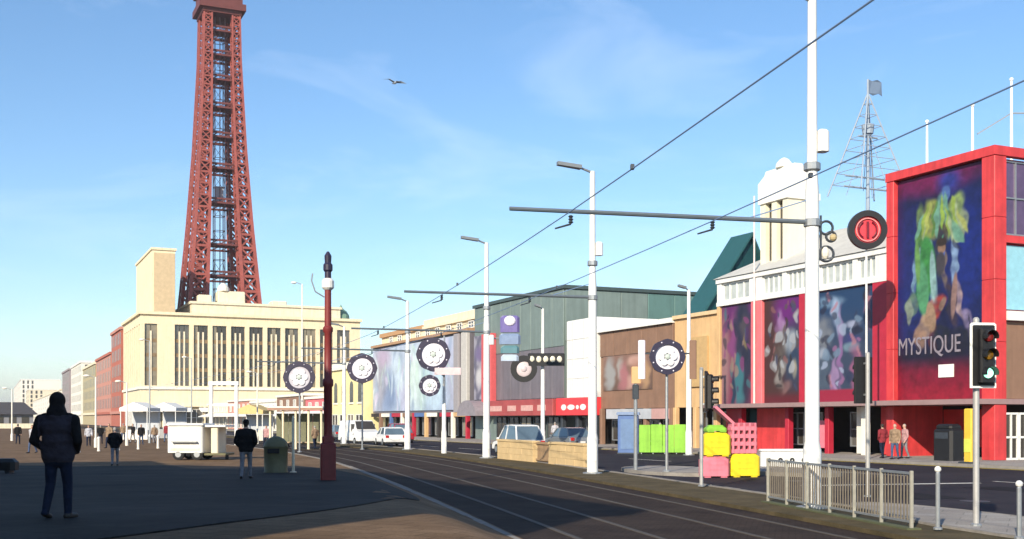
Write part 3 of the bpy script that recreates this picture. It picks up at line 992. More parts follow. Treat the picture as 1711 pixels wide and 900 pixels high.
# ---- 2. amusement arcade
def arcade():
    t = thing('amusement_arcade', 'long white and red arcade with dark posters, window band and cream corner turret', 'building', (C0[0], C0[1], 0.12), ST_RZ)
    Y0, Y1 = 7.04, 22.8
    MB().box(0.15, 14, Y0, Y1, 2.95, 9.55).box(0.32, 14, Y0 + 0.02, Y1 - 0.02, 9.55, 11.1).build('wall', CRIM, t)
    MB().box(-1.3, 14, Y0, Y1 + 0.1, 2.7, 2.95).build('canopy', MATS['canopy_grey'], t)
    # printed hoardings between pilasters, left (far) to right (near)
    for fn, ya, yb in ((poster_purple, 19.2, 22.45), (poster_grey, 14.5, 17.9), (poster_blue, 8.3, 13.4)):
        sheet('poster', fn, 64, 110, (0.04, yb, 2.97), (0, -(yb - ya), 0), (0, 0, 6.4), t)
    for ya, yb, m in ((17.98, 19.1, PINK), (13.5, 14.4, CRIM), (22.5, 22.8, TANW), (7.06, 8.2, CRIM)):
        MB().cham(-0.12, 0.14, ya, yb, 2.96, 9.5, 0.03).build('pilaster', m, t)
    # white window band
    MB().box(-0.15, 0.3, Y0, Y1, 9.42, 9.68).box(-0.2, 0.3, Y0, Y1, 10.92, 11.2).build('band_frame', WHITE, t)
    bays = [(8.0, 9.4), (9.8, 12.6), (13.0, 15.6), (16.0, 18.0), (19.3, 22.3)]
    for (a, b), nx in zip(bays, (3, 5, 6, 4, 4)):
        window(t, 'window', 'x', a, b, 9.7, 10.9, 0.1, mat('pale_window', (0.40, 0.43, 0.42), 0.15, var=0.3, scale=0.8, spec=0.7), WHITE, nx, 1, 0.1)
    for a, b in ((7.06, 7.98), (9.42, 9.78), (12.62, 12.98), (15.62, 15.98), (18.02, 19.28), (22.32, 22.78)):
        MB().box(-0.1, 0.3, a, b, 9.69, 10.91).build('pier', WHITE, t)
    # hipped slate roof
    e, rz_ = 11.22, 14.0
    q = [(-0.3, Y0, e), (10.5, Y0, e), (10.5, Y1 + 0.2, e), (-0.3, Y1 + 0.2, e), (5, Y0 + 0.5, rz_), (5, Y1 - 4.6, rz_)]
    MB().add(q, [(0, 3, 5, 4), (3, 2, 5), (2, 1, 4, 5), (0, 4, 1), (0, 1, 2, 3)]).build('roof', mat('pale_slate_roof', (0.50, 0.49, 0.46), 0.8, var=0.12, scale=1.5, bump=0.15), t)
    # ground floor under the canopy
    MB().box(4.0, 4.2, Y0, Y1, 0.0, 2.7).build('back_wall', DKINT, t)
    for ya, yb, x, z0, z1, m, nm in ((16.6, 19.4, 0.6, 0.05, 2.66, RED, 'shopfront_panel'), (20.6, 22.6, 0.5, 0.05, 2.66, CRIM, 'shopfront_panel'), (12.1, 13.1, 0.3, 0.3, 1.9, PINKPL, 'shopfront_panel'), (9.4, 10.0, 0.4, 0.05, 2.66, PALEH, 'shopfront_panel'), (7.1, 8.3, 0.6, 0.05, 2.66, RED, 'shopfront_panel')):
        MB().box(x, x + 0.12, ya, yb, z0, z1).build(nm, m, t)
    for y in (8.6, 11.6, 15.2, 19.9):
        MB().cham(-0.25, 0.15, y, y + 0.35, 0, 2.69, 0.03).build('column', PALEH if y < 9 else CRIM, t)
    for ya in (10.3, 14.0, 15.7):
        window(t, 'shop_window', 'x', ya, ya + 1.3, 0.4, 2.4, 1.4, GLASSD, GREYM, 2, 2, 0.07)
    # cream art-deco turret rising behind the window band
    tx, ty = 1.0, 16.9
    w = MB()
    w.box(tx, tx + 2.35, ty, ty + 0.18, 9.0, 15.7)
    for a, b in ((0.0, 0.25), (0.85, 1.35), (1.95, 2.5)):
        w.box(tx, tx + 0.5, ty + 0.18 + a, ty + 0.18 + b, 11.2, 15.7)
    w.box(tx + 0.5, tx + 2.35, ty + 0.18, ty + 2.68, 9.0, 15.7).box(tx, tx + 0.5, ty + 0.18, ty + 2.68, 9.0, 11.2)
    tw = w.build('turret', mat('cream_render', (0.80, 0.74, 0.58), 0.7, var=0.06, scale=1, streak=0.18), t)
    for a, b in ((0.25, 0.85), (1.35, 1.95)):
        MB().box(tx + 0.3, tx + 0.38, ty + 0.18 + a, ty + 0.18 + b, 11.25, 15.65).build('slit_window', GLASSD, tw)
    hd = MB()
    prof = [(-0.12, 15.7), (2.5, 15.7), (2.5, 16.1), (2.1, 16.3), (1.75, 16.7), (1.55, 17.2), (1.25, 17.6), (1.1, 17.9), (0.5, 17.9), (0.4, 17.6), (-0.12, 17)]
    hd.prism([(tx + a, ty - 0.12, b) for a, b in prof], (0, 2.9, 0))
    hd.build('scrolled_head', mat('white_render', (0.82, 0.80, 0.74), 0.7, var=0.05, scale=1, streak=0.15), tw)
    MB().lathe([(0.55, 0), (0.5, 0.25), (0.3, 0.5), (0.08, 0.62)], 12, (tx + 0.8, ty + 1.3, 17.9)).build('cap', MATS['white_render'], tw)
    # slim white drainpipe standing proud of the pilaster
    MB().tube((-0.25, 18.55, 2.95), (-0.25, 18.55, 16.0), 0.07, 0.05, 8).build('pipe', mat('pink_white_paint', (0.72, 0.60, 0.58), 0.5, var=0.08), t)
    return t


arcade()


def ship_mast():
    x, y, z0 = *st(8.7, 18.3), 11.3
    t = thing('ship_mast', 'grey ship mast with rigging and flag rising behind the arcade roof', 'mast', (x, y, z0), ST_RZ)
    h = 13.2
    STEEL = mat('weathered_mast', (0.30, 0.36, 0.44), 0.6, var=0.1)
    MB().tube((0, 0, 0), (0, 0, h), 0.16, 0.07, 8).build('mast', STEEL, t)
    for z, w in ((6.7, 1.9), (6.0, 2.0), (9.4, 0.8)):
        MB().tube((-w, 0, z), (w, 0, z), 0.07, 0.07, 6).build('yard', STEEL, t)
    rg = MB()
    for s in (-1, 1):
        for q in (-1, 1):
            rg.tube((0, 0, h - 0.9), (s * 2.0, q * 1.6, 5.6), 0.055, 0.055, 5)
            rg.tube((0, 0, h - 3.2), (s * 1.1, q * 0.8, 5.6), 0.025, 0.025, 5)
    for k in range(1, 9):
        f = k / 9
        z = 5.6 + (h - 0.9 - 5.6) * f
        a, b = 2.0 * (1 - f), 1.6 * (1 - f)
        rg.path([(-a, -b, z), (a, -b, z), (a, b, z), (-a, b, z), (-a, -b, z)], 0.028, 5)
    rg.build('rigging', STEEL, t)
    MB().prism([(0.1, 0, h - 0.9), (0.5, 0.05, h - 1.0), (0.9, -0.03, h - 0.85), (1.25, 0.04, h - 0.95), (1.2, 0.04, h - 0.05), (0.8, -0.03, h + 0.05), (0.4, 0.05, h - 0.05), (0.1, 0, h)], (0, 0.03, 0)).build('flag', mat('grey_flag', (0.16, 0.22, 0.32), 0.8, var=0.1), t)
    MB().tube((0, 0, 9.6), (0, 0, 10.2), 0.35, 0.42, 10).build('crows_nest', STEEL, t)
    MB().box(-1.4, 1.4, -1.4, 1.4, -0.1, 0.9).build('plinth', GREYR, t)


ship_mast()


# ---- 3. ochre and brown shops, white sign box, teal gable and grey hall
def ochre():
    t = thing('ochre_shop', 'plain ochre rendered shop beside the purple arcade poster', 'building', (C0[0], C0[1], 0.12), ST_RZ)
    MB().box(0.1, 12, 22.84, 28.2, 2.8, 9.0).build('wall', TANW, t)
    MB().box(-0.1, 12, 22.83, 28.25, 9.0, 9.25).build('parapet', mat('ochre_coping', (0.66, 0.48, 0.28), 0.7, var=0.1), t)
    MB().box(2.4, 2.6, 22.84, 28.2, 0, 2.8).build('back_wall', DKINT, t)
    for y in (22.85, 25.3, 27.8):
        MB().cham(-0.1, 0.25, y, y + 0.38, 0, 2.79, 0.03).build('column', TANW, t)
    MB().box(-0.06, 0.1, 24.0, 26.6, 4.2, 7.6).build('panel', mat('ochre_panel', (0.50, 0.33, 0.15), 0.7, var=0.12), t)
    for k in range(2):
        window(t, 'shop_window', 'x', 23.4 + k * 2.4, 25.1 + k * 2.4, 0.4, 2.5, 1.2, GLASSD, GREYM, 2, 1)


def brown():
    t = thing('brown_shop', 'brown clad shop with white roof edge and a strip of printed pictures', 'building', (C0[0], C0[1], 0.12), ST_RZ)
    MB().box(0.12, 12, 28.24, 38.9, 2.8, 8.8).build('wall', BROWN, t)
    MB().box(-0.25, 12, 28.24, 38.9, 8.8, 9.15).build('roof_edge', WHITE, t)
    for k in range(5):
        y = 28.3 + k * 2.12
        MB().cham(0.0, 0.12, y, y + 2.06, 6.9, 8.76, 0.02).build('panel', BROWN, t)
    sheet('poster', poster_faces, 60, 24, (0.05, 38.4, 4.2), (0, -7.2, 0), (0, 0, 2.7), t)
    MB().box(2.2, 2.4, 28.24, 38.9, 0, 2.8).build('back_wall', DKINT, t)
    for y in (28.3, 31.8, 35.2, 38.4):
        MB().cham(-0.1, 0.25, y, y + 0.38, 0, 2.79, 0.03).build('column', BROWN, t)
    MB().box(-0.15, 0.1, 31.0, 37.6, 2.0, 2.75).build('fascia', mat('grey_fascia', (0.42, 0.44, 0.48), 0.5, var=0.15, scale=1), t)
    MB().box(-0.16, 0.1, 28.6, 30.9, 2.0, 2.75).build('fascia', mat('rose_fascia', (0.50, 0.30, 0.28), 0.5, var=0.15, scale=1), t)
    for k in range(4):
        window(t, 'shop_window', 'x', 28.9 + k * 2.5, 30.9 + k * 2.5, 0.3, 1.95, 0.9, GLASSD, GREYM, 2, 1)


def sign_box():
    t = thing('white_sign_building', 'tall blank white sign box above a bright red fascia', 'building', (C0[0], C0[1], 0.12), ST_RZ)
    bx_ = MB().cham(-0.3, 6, 38.98, 44.0, 3.75, 10.1, 0.05).build('sign_box', WHITE, t)
    f = MB()
    for z in (5.3, 6.9, 8.5):
        f.box(-0.33, -0.3, 39.0, 43.97, z, z + 0.04)
    for y in (40.9, 42.9):
        f.box(-0.34, -0.3, y, y + 0.04, 3.8, 10.0)
    f.build('panel_joint', mat('joint_grey', (0.55, 0.55, 0.54), 0.6, var=0.05), bx_)
    fa = MB().cham(-0.8, 0.6, 38.92, 45.0, 2.3, 3.72, 0.04).build('fascia', mat('bright_red_fascia', (0.72, 0.05, 0.06), 0.4, var=0.08, scale=1.5), t)
    ms = MB()
    for k, (a, w, h) in enumerate(((39.7, 1.0, 0.5), (40.9, 0.5, 0.35), (41.6, 1.3, 0.45), (43.1, 0.9, 0.5))):
        pts = [(-0.82, a + w * (0.5 + 0.5 * math.cos(i * 0.628)), 2.95 + h * 0.5 * math.sin(i * 0.628)) for i in range(10)]
        ms.prism(pts, (0.03, 0, 0))
    ms.build('emblem', SIGNWHT, fa)
    MB().box(1.4, 1.6, 38.9, 45.0, 0, 3.7).build('back_wall', DKINT, t)
    for y in (39.0, 41.8, 44.6):
        MB().cham(-0.4, 0.0, y, y + 0.35, 0, 2.29, 0.03).build('column', DARKM, t)
    for k in range(2):
        window(t, 'shop_window', 'x', 39.6 + k * 2.6, 41.6 + k * 2.6, 0.3, 2.2, 0.7, GLASSD, GREYM, 2, 1)


def gable():
    t = thing('gabled_hall', 'dark teal metal hall with a steep gable behind the ochre shop', 'building', (C0[0], C0[1], 0.12), ST_RZ)
    y0, y1 = 33.0, 35.6
    MB().prism([(5.0, y0, 0.3), (13.5, y0, 0.3), (13.5, y0, 9.4), (10.1, y0, 16.2), (5.0, y0, 9.4)], (0, y1 - y0, 0)).build('wall', TEAL, t)
    MB().prism([(4.6, y0 - 0.4, 8.6), (4.6, y0 - 0.4, 8.85), (10.1, y0 - 0.4, 16.55), (10.1, y0 - 0.4, 16.3)], (0, y1 - y0 + 0.3, 0)).prism([(13.9, y0 - 0.4, 8.7), (13.9, y0 - 0.4, 8.95), (10.1, y0 - 0.4, 16.56), (10.1, y0 - 0.4, 16.31)], (0, y1 - y0 + 0.3, 0)).build('roof', mat('teal_roof', (0.03, 0.11, 0.115), 0.45, 0.2, var=0.12), t)
    r = MB()
    for k in range(4):
        x = 7.2 + k * 0.75
        r.box(x, x + 0.06, y0 - 0.05, y0, 8.9, 9.4 + (x - 5.0) * 1.33 - 0.3)
    r.build('seam', TEAL, t)


def grey_hall():
    t = thing('grey_hall', 'big green grey clad hall with dark roof edge behind the white sign box', 'building', (C0[0], C0[1], 0.12), ST_RZ)
    MB().box(0.2, 22, 45.3, 64.7, 0, 13.0).build('wall', CLAD, t)
    MB().box(-0.05, 22.2, 45.05, 64.9, 13.0, 13.3).build('roof_edge', mat('dark_flashing', (0.07, 0.10, 0.10), 0.5, 0.3, var=0.1), t)
    for k in range(9):
        y = 45.35 + k * 2.15
        MB().cham(0.1, 0.2, y, y + 2.1, 8.2, 12.95, 0.02).build('cladding_panel', CLAD, t)
        MB().cham(0.1, 0.2, y, y + 2.1, 3.8, 8.15, 0.02).build('cladding_panel', CLAD2, t)
    for k in range(8):
        x = 0.25 + k * 2.7
        MB().cham(x, x + 2.65, 45.2, 45.3, 8.6, 12.95, 0.02).build('cladding_panel', mat('teal_grey_cladding', (0.13, 0.235, 0.22), 0.45, 0.2, var=0.10, scale=0.8, streak=0.3) if k > 2 else CLAD, t)
    MB().cham(-0.5, 0.1, 59.3, 61.6, 2.6, 10.2, 0.04).build('red_pylon', mat('dull_red_panel', (0.56, 0.10, 0.11), 0.5, var=0.12, streak=0.2), t)
    sheet('poster', poster_dim, 20, 50, (0.0, 64.6, 3.9), (0, -2.7, 0), (0, 0, 6.3), t)
    fa = MB().cham(-1.0, 0.1, 45.2, 59.2, 2.3, 3.7, 0.04).build('fascia', mat('faded_red_fascia', (0.36, 0.07, 0.07), 0.5, var=0.2, scale=0.8), t)
    ms = MB()
    for a, w in ((46.5, 1.6), (49.0, 2.4), (52.5, 1.8), (55.6, 2.6)):
        ms.box(-1.03, -0.99, a, a + w, 2.7, 3.2)
    ms.build('emblem', mat('faded_pink', (0.58, 0.34, 0.31), 0.6, var=0.2, scale=3), fa)
    for k in range(5):
        window(t, 'shop_window', 'x', 46 + k * 2.7, 48.2 + k * 2.7, 0.1, 2.2, 0.05, GLASSD, DARKM, 2, 1)
    # grey barrel awning at the far end
    aw = MB()
    prof = [(2.4 * math.cos(a), 1.5 * math.sin(a)) for a in [math.pi * i / 10 for i in range(11)]]
    aw.prism([(-1.8, 62.3 + p[0], 2.3 + p[1]) for p in prof], (1.9, 0, 0))
    aw.build('awning', mat('grey_canvas', (0.24, 0.22, 0.25), 0.8, var=0.15), t)


ochre(); brown(); sign_box(); gable(); grey_hall()


# ---- 4. mural building, cream block behind it and the arched cream shop
def mural_building():
    t = thing('mural_building', 'shop block wrapped in a pale blue printed mural', 'building', (C0[0], C0[1], 0.12), ST_RZ)
    MB().box(0.2, 9, 66.0, 98.0, 2.7, 10.9).build('wall', CLAD2, t)
    MB().box(-0.1, 9, 65.9, 98.1, 10.9, 11.2).build('parapet', mat('brown_coping', (0.40, 0.24, 0.14), 0.7, var=0.12), t)
    sheet('mural', mural, 200, 50, (0.06, 97.6, 2.95), (0, -27.6, 0), (0, 0, 7.7), t)
    MB().cham(-0.2, 0.2, 66.05, 67.6, 2.7, 10.8, 0.05).build('pier', mat('pale_grey_render', (0.48, 0.46, 0.44), 0.7, var=0.1), t)
    MB().cham(-0.1, 0.2, 68.6, 69.9, 2.7, 10.8, 0.05).build('pier', mat('mid_grey_render', (0.30, 0.28, 0.30), 0.7, var=0.1), t)
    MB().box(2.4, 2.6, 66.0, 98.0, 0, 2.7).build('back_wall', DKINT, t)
    cols_ = [CRIM, PALEH, DKINT, TANW, CRIM, PALEH, BLUEPL, BROWN]
    for k in range(8):
        y = 66.1 + k * 4
        MB().cham(-0.15, 0.25, y, y + 0.4, 0, 2.69, 0.03).build('column', cols_[k], t)
        window(t, 'shop_window', 'x', y + 0.8, y + 3.6, 0.2, 2.2, 0.9, GLASSD, GREYM, 2, 1)
        MB().box(-0.05, 0.15, y + 0.5, y + 3.9, 2.25, 2.68).build('fascia', cols_[(k + 3) % 8], t)


def cream_block():
    t = thing('cream_block', 'cream stone block with a deep cornice rising behind the mural', 'building', (C0[0], C0[1], 0.12), ST_RZ)
    MB().box(9.3, 22, 66, 97.5, 0, 12.2).build('wall', CREAM2, t)
    MB().box(1.2, 9.29, 66.2, 97.5, 11.0, 12.2).build('attic', CREAM, t)
    MB().box(0.9, 22, 65.9, 82, 12.2, 12.5).box(1.1, 22, 66.0, 82, 12.5, 13.2).build('cornice', CREAM2, t)
    MB().box(0.9, 22, 82.04, 97.6, 12.2, 12.7).build('cornice', mat('orange_brick', (0.46, 0.27, 0.14), 0.8, var=0.12), t)
    for k in range(9):
        y = 67.2 + k * 3.2
        window(t, 'window', 'x', y, y + 1.4, 11.35, 12.1, 1.1, GLASSD, WHITE, 2, 2)
    for k in range(3):
        x = 10.5 + k * 3.6
        window(t, 'window', 'y', x, x + 1.5, 9.4, 11.4, 65.92, GLASSD, WHITE, 2, 2)


def arched_shop():
    t = thing('arched_cream_shop', 'small yellow cream shop with arched windows at the far end of the mural', 'building', (C0[0], C0[1], 0.12), ST_RZ)
    YC = mat('yellow_cream', (0.78, 0.68, 0.36), 0.7, var=0.08, scale=1)
    MB().box(-0.8, 9, 98.4, 114, 0, 8.6).build('wall', YC, t)
    MB().box(-1.1, 9.2, 98.2, 114.2, 8.6, 9.0).box(-0.95, 9.1, 98.3, 114.1, 9.0, 9.5).build('cornice', PALEH, t)
    for k in range(4):
        y = 99.6 + k * 3.7
        pts = [(-0.84, y, 4.2), (-0.84, y + 1.5, 4.2), (-0.84, y + 1.5, 6.2)] + [(-0.84, y + 0.75 + 0.75 * math.cos(a), 6.2 + 0.75 * math.sin(a)) for a in [math.pi * i / 8 for i in range(1, 8)]] + [(-0.84, y, 6.2)]
        w = MB().prism(pts, (0.05, 0, 0)).build('arched_window', GLASSD, t)
        MB().box(-0.95, -0.8, y - 0.15, y + 1.65, 3.95, 4.18).build('sill', PALEH, w)
        window(t, 'shop_window', 'x', y - 0.6, y + 2.2, 0.3, 2.6, -0.88, GLASSD, WHITE, 2, 1)
    for k in range(2):
        x = 0.4 + k * 3.4
        pts = [(x, 98.36, 4.2), (x + 1.5, 98.36, 4.2), (x + 1.5, 98.36, 6.2)] + [(x + 0.75 + 0.75 * math.cos(a), 98.36, 6.2 + 0.75 * math.sin(a)) for a in [math.pi * i / 8 for i in range(1, 8)]] + [(x, 98.36, 6.2)]
        MB().prism(pts, (0, 0.05, 0)).build('arched_window', GLASSD, t)


mural_building(); cream_block(); arched_shop()

# ---- 5. low row of shops in front of the tower block
low = [(114.5, 131, 5.0, PINK, 'pink', 'low pink rendered shop with white awning, next past the arched cream shop'),
       (131.3, 150, 5.6, BROWN, 'brown', 'low brown shop with pale awning in front of the tower block, right half'),
       (150.3, 171, 4.9, PALEH, 'pale', 'low off-white shop with white awning in front of the tower block'),
       (171.3, 193, 5.4, BRICKP, 'brick', 'low dusky pink brick shop with white awning below the tower legs'),
       (193.3, 216, 5.0, CREAM2, 'cream', 'low cream shop with white awning at the far end of the low row')]
for a, b, h, m, _, lab in low:
    t = thing('low_shop', lab, 'building', (C0[0], C0[1], 0.12), ST_RZ, 'low shops in front of the tower block')
    MB().box(0, 10, a, b, 0, h).build('wall', m, t)
    MB().box(-0.25, 10.2, a - 0.05, b + 0.05, h, h + 0.35).build('parapet', PALEH, t)
    n = int((b - a) / 4)
    for k in range(n):
        y = a + 0.5 + k * (b - a - 0.6) / n
        window(t, 'shop_window', 'x', y, y + 2.9, 0.3, 2.5, -0.06, GLASSD, WHITE, 2, 1)
        window(t, 'window', 'x', y + 0.5, y + 2.0, 3.4, h - 0.5, -0.06, GLASSD, WHITE, 2, 1)
    for k in range(3):
        x = 1.0 + k * 3
        window(t, 'window', 'y', x, x + 1.5, 3.2, h - 0.6, a - 0.06, GLASSD, WHITE, 2, 1)
    MB().prism([(-0.1, a + 0.3, 3.2), (-2.2, a + 0.3, 2.6), (-2.2, a + 0.3, 2.45), (-0.1, a + 0.3, 3.05)], (0, b - a - 0.6, 0)).build('awning', mat('white_canvas', (0.78, 0.76, 0.72), 0.85, var=0.06), t)


# ---- 6. the tower block (cream faience) and the iron tower standing in it
TB = (-91.4, 280.0)


def tower_block():
    t = thing('tower_block', 'huge cream block with tall slit windows at the foot of the red tower', 'building', (TB[0], TB[1], 0), ST_RZ)
    H = 28.0
    zb, zt = 10.4, 25.7
    # core, set back behind the bays
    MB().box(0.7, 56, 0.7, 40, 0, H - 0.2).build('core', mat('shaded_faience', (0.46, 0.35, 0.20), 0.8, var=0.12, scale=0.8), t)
    MB().box(0, 56, 0, 0.7, zt, H).box(0, 0.7, 0.7, 40, zt, H).build('frieze', CREAM, t)
    MB().box(-0.6, 56.4, -0.6, 0.9, H, H + 0.7).box(-0.6, 0.9, 0.9, 40, H, H + 0.7).build('cornice', CREAM, t)
    MB().box(0, 56, 0, 0.7, 5.2, zb).box(0, 0.7, 0.7, 40, 5.2, zb).build('lower_band', CREAM, t)
    MB().box(-0.4, 56.2, -0.4, 0.0, 9.5, 10.1).box(-0.4, 0, 0, 40, 9.5, 10.1).build('string_course', PALEH, t)
    bays = [(0.9, 3.9, 2)] + [(8.1 + k * 4.62, 8.1 + k * 4.62 + 3.5, 3) for k in range(10)]
    edge_ = 0.0
    for a, b, n in bays:
        MB().box(edge_, a, 0, 0.7, zb, zt).build('pier', CREAM, t)
        edge_ = b
        w = (b - a) / n
        for k in range(n):
            x = a + k * w
            gl = MB().box(x + 0.08, x + w - 0.08, 0.45, 0.5, zb + 0.02, zt - 0.02).build('slit_window', RG.choice((GLASSD, GLASSD, GLASS3, GLASS2)), t)
            for z in (zb + 3.6, zb + 7.2, zb + 10.8):
                MB().box(x + 0.08, x + w - 0.08, 0.38, 0.44, z, z + 0.9).build('spandrel', mat('bronze_spandrel', (0.22, 0.15, 0.08), 0.6, var=0.2, scale=0.8), gl)
            if k:
                MB().box(x - 0.2, x + 0.2, 0.2, 0.6, zb, zt - 1.7).build('mullion', CREAM2, t)
    MB().box(edge_, 56, 0, 0.7, zb, zt).build('pier', CREAM, t)
    # sea front bays
    e2 = 0.7
    for k in range(8):
        a = 2.4 + k * 4.6
        MB().box(0, 0.7, e2, a, zb, zt).build('pier', CREAM, t)
        e2 = a + 2.6
        MB().box(0.42, 0.47, a + 0.05, e2 - 0.05, zb, zt).build('slit_window', GLASSD, t)
    MB().box(0, 0.7, e2, 40, zb, zt).build('pier', CREAM, t)
    # attic storey set back, roof clutter
    MB().box(13, 52, 5, 38, H + 0.0, 31.6).build('attic', CREAM2, t)
    MB().box(12.6, 52.4, 4.6, 38.4, 31.6, 32.2).build('attic_coping', CREAM2, t)
    MB().box(0.5, 56, 0.5, 40, H - 0.15, H + 0.1).build('roof', GREYR, t)
    for x, w, h, nm in ((15, 3.4, 2.0, 'roof_cabin'), (20, 7, 3.2, 'roof_cabin'), (34, 4, 1.2, 'roof_cabin')):
        MB().cham(x, x + w, 7, 11, 32.2, 32.2 + h, 0.2).build(nm, CREAM2, t)
    MB().lathe([(1.6, 0), (1.5, 0.8), (1.1, 1.5), (0.5, 2.0), (0.05, 2.2)], 14, (21.5, 8.0, 35.4)).build('dome', PALEH, t)
    MB().lathe([(2.4, 0), (2.3, 1.2), (1.6, 2.4), (0.6, 3.2), (0.1, 4.2)], 16, (53, 8, 29)).build('corner_dome', COPPER, t)
    # tall stair block on the seaward corner
    MB().box(3.2, 8.8, 4.0, 38, H + 0.1, 44.6).build('stair_tower', CREAM, t)
    MB().box(3.6, 8.75, 3.86, 4.0, H + 0.8, 43.9).build('tan_face', mat('tan_faience', (0.56, 0.43, 0.27), 0.8, var=0.12, scale=1), t)  # south face of the stair block in a darker tan
    MB().box(2.9, 9.1, 3.7, 38.3, 44.6, 45.2).build('stair_coping', CREAM, t)
    # ground floor shopfronts and canopies
    for k in range(11):
        x = 0.5 + k * 5.05
        window(t, 'shop_window', 'y', x, x + 4.3, 0.3, 4.6, 0.4, GLASSD, WHITE, 3, 2)
        MB().box(x - 0.45, x - 0.05, 0.0, 0.6, 0, 5.19).build('column', CREAM, t)
    for a, b in ((1, 12), (14, 24), (27, 40)):
        MB().prism([(a, -0.1, 5.0), (a, -3.0, 4.3), (a, -3.0, 3.9), (a, -0.1, 4.6)], (b - a, 0, 0)).build('awning', MATS['white_canvas'], t)
    for k in range(8):
        y = 1.2 + k * 4.8
        window(t, 'shop_window', 'x', y, y + 4.0, 0.3, 4.6, 0.4, GLASSD, WHITE, 3, 2)


tower_block()


def iron_tower():
    cx_, cy_ = bear(366, 314.0), 314.0
    t = thing('iron_tower', 'tall red lattice iron tower rising above the cream block', 'tower', (cx_, cy_, 0), ST_RZ)
    W = [(0, 13), (33, 9.3), (55, 7.5), (76, 6.1), (100, 5.0), (114, 4.75)]
    G = [(0, 5.6), (33, 4.5), (55, 3.6), (76, 2.9), (100, 2.25), (114, 2.0)]
    levels = [28]
    while levels[-1] < 113:
        levels.append(min(113.2, levels[-1] + interp(G, levels[-1]) * 0.95))
    for sx, sy in ((-1, -1), (1, -1), (1, 1), (-1, 1)):
        mb = MB()
        def cor(z):
            w, g_ = interp(W, z), interp(G, z)
            xs, ys = (sx * w, sx * (w - g_)), (sy * w, sy * (w - g_))
            return [(xs[0], ys[0], z), (xs[1], ys[0], z), (xs[1], ys[1], z), (xs[0], ys[1], z)]
        for a, b in zip(levels[:-1], levels[1:]):
            p, q = cor(a), cor(b)
            th = interp(G, a)
            for i in range(4):
                j = (i + 1) % 4
                mb.beam(p[i], q[i], th * 0.21, th * 0.21)
                mb.beam(p[i], q[j], th * 0.13, th * 0.10)
                mb.beam(p[j], q[i], th * 0.13, th * 0.10)
                mb.beam(q[i], q[j], th * 0.14, th * 0.16)
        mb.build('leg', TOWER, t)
    for py in (55, 95, 136, 182, 231, 283, 341, 410, 462):
        z = hgt(py, 314)
        w = interp(W, z) - interp(G, z) * 0.45
        gd = MB()
        for s in (-1, 1):
            for zz in (z - 0.55, z + 0.55):
                gd.beam((-w, s * w, zz), (w, s * w, zz), 0.45, 0.5)
                gd.beam((s * w, -w, zz), (s * w, w, zz), 0.45, 0.5)
            n = 5
            for k in range(n):
                a, b = -w + 2 * w * k / n, -w + 2 * w * (k + 1) / n
                gd.beam((a, s * w, z - 0.55), (b, s * w, z + 0.55), 0.22)
                gd.beam((s * w, a, z - 0.55), (s * w, b, z + 0.55), 0.22)
        gd.box(-w + 0.3, w - 0.3, -w * 0.5, w * 0.5, z - 0.12, z + 0.1)
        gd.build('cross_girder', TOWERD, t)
    sh = MB()
    s = 1.35
    for a, b in ((-s, -s), (s, -s), (s, s), (-s, s), (0, -s)):
        sh.beam((a, b, 28), (a, b, 113), 0.24)
    z = 30
    while z < 110:
        for k in range(4):
            p = [(-s, -s), (s, -s), (s, s), (-s, s)][k]
            q = [(s, -s), (s, s), (-s, s), (-s, -s)][k]
            sh.beam((*p, z), (*q, z), 0.14)
            if z % 8 == 2:
                sh.beam((*p, z), (*q, z + 4), 0.09)
        z += 4
    sh.build('lift_shaft', mat('shaft_grey_red', (0.20, 0.12, 0.13), 0.6, var=0.15), t)
    MB().box(-1.1, 1.1, -1.1, 1.1, 62, 66).build('lift_car', mat('lift_car_grey', (0.4, 0.4, 0.45), 0.5, var=0.1), t)
    # viewing platforms and crown (above the picture's edge)
    pf = MB()
    pf.box(-5.2, 5.2, -5.2, 5.2, 112.6, 113.6).box(-6.2, 6.2, -6.2, 6.2, 113.6, 115.4).box(-5.4, 5.4, -5.4, 5.4, 115.4, 118.6).box(-6.0, 6.0, -6.0, 6.0, 118.6, 119.2)
    pf.build('viewing_platform', TOWERD, t)
    cr = MB()
    for sx, sy in ((-1, -1), (1, -1), (1, 1), (-1, 1)):
        for a in range(119, 140, 3):
            w0, w1 = 4.0 - (a - 119) * 0.06, 4.0 - (a - 116) * 0.06
            cr.beam((sx * w0, sy * w0, a), (sx * w1, sy * w1, a + 3), 0.6)
            cr.beam((sx * w0, sy * w0, a), (-sy * w1, sx * w1, a + 3), 0.25)
            cr.beam((sx * w1, sy * w1, a + 3), (-sy * w1, sx * w1, a + 3), 0.3)
    cr.lathe([(4.2, 0), (4.2, 2.6), (2.6, 3.2), (2.4, 6), (1.2, 7.5), (0.3, 8.5)], 12, (0, 0, 140))
    cr.build('crown', TOWER, t)
    MB().tube((0, 0, 148), (0, 0, 158), 0.25, 0.12, 8).build('flagstaff', TOWERD, t)


iron_tower()


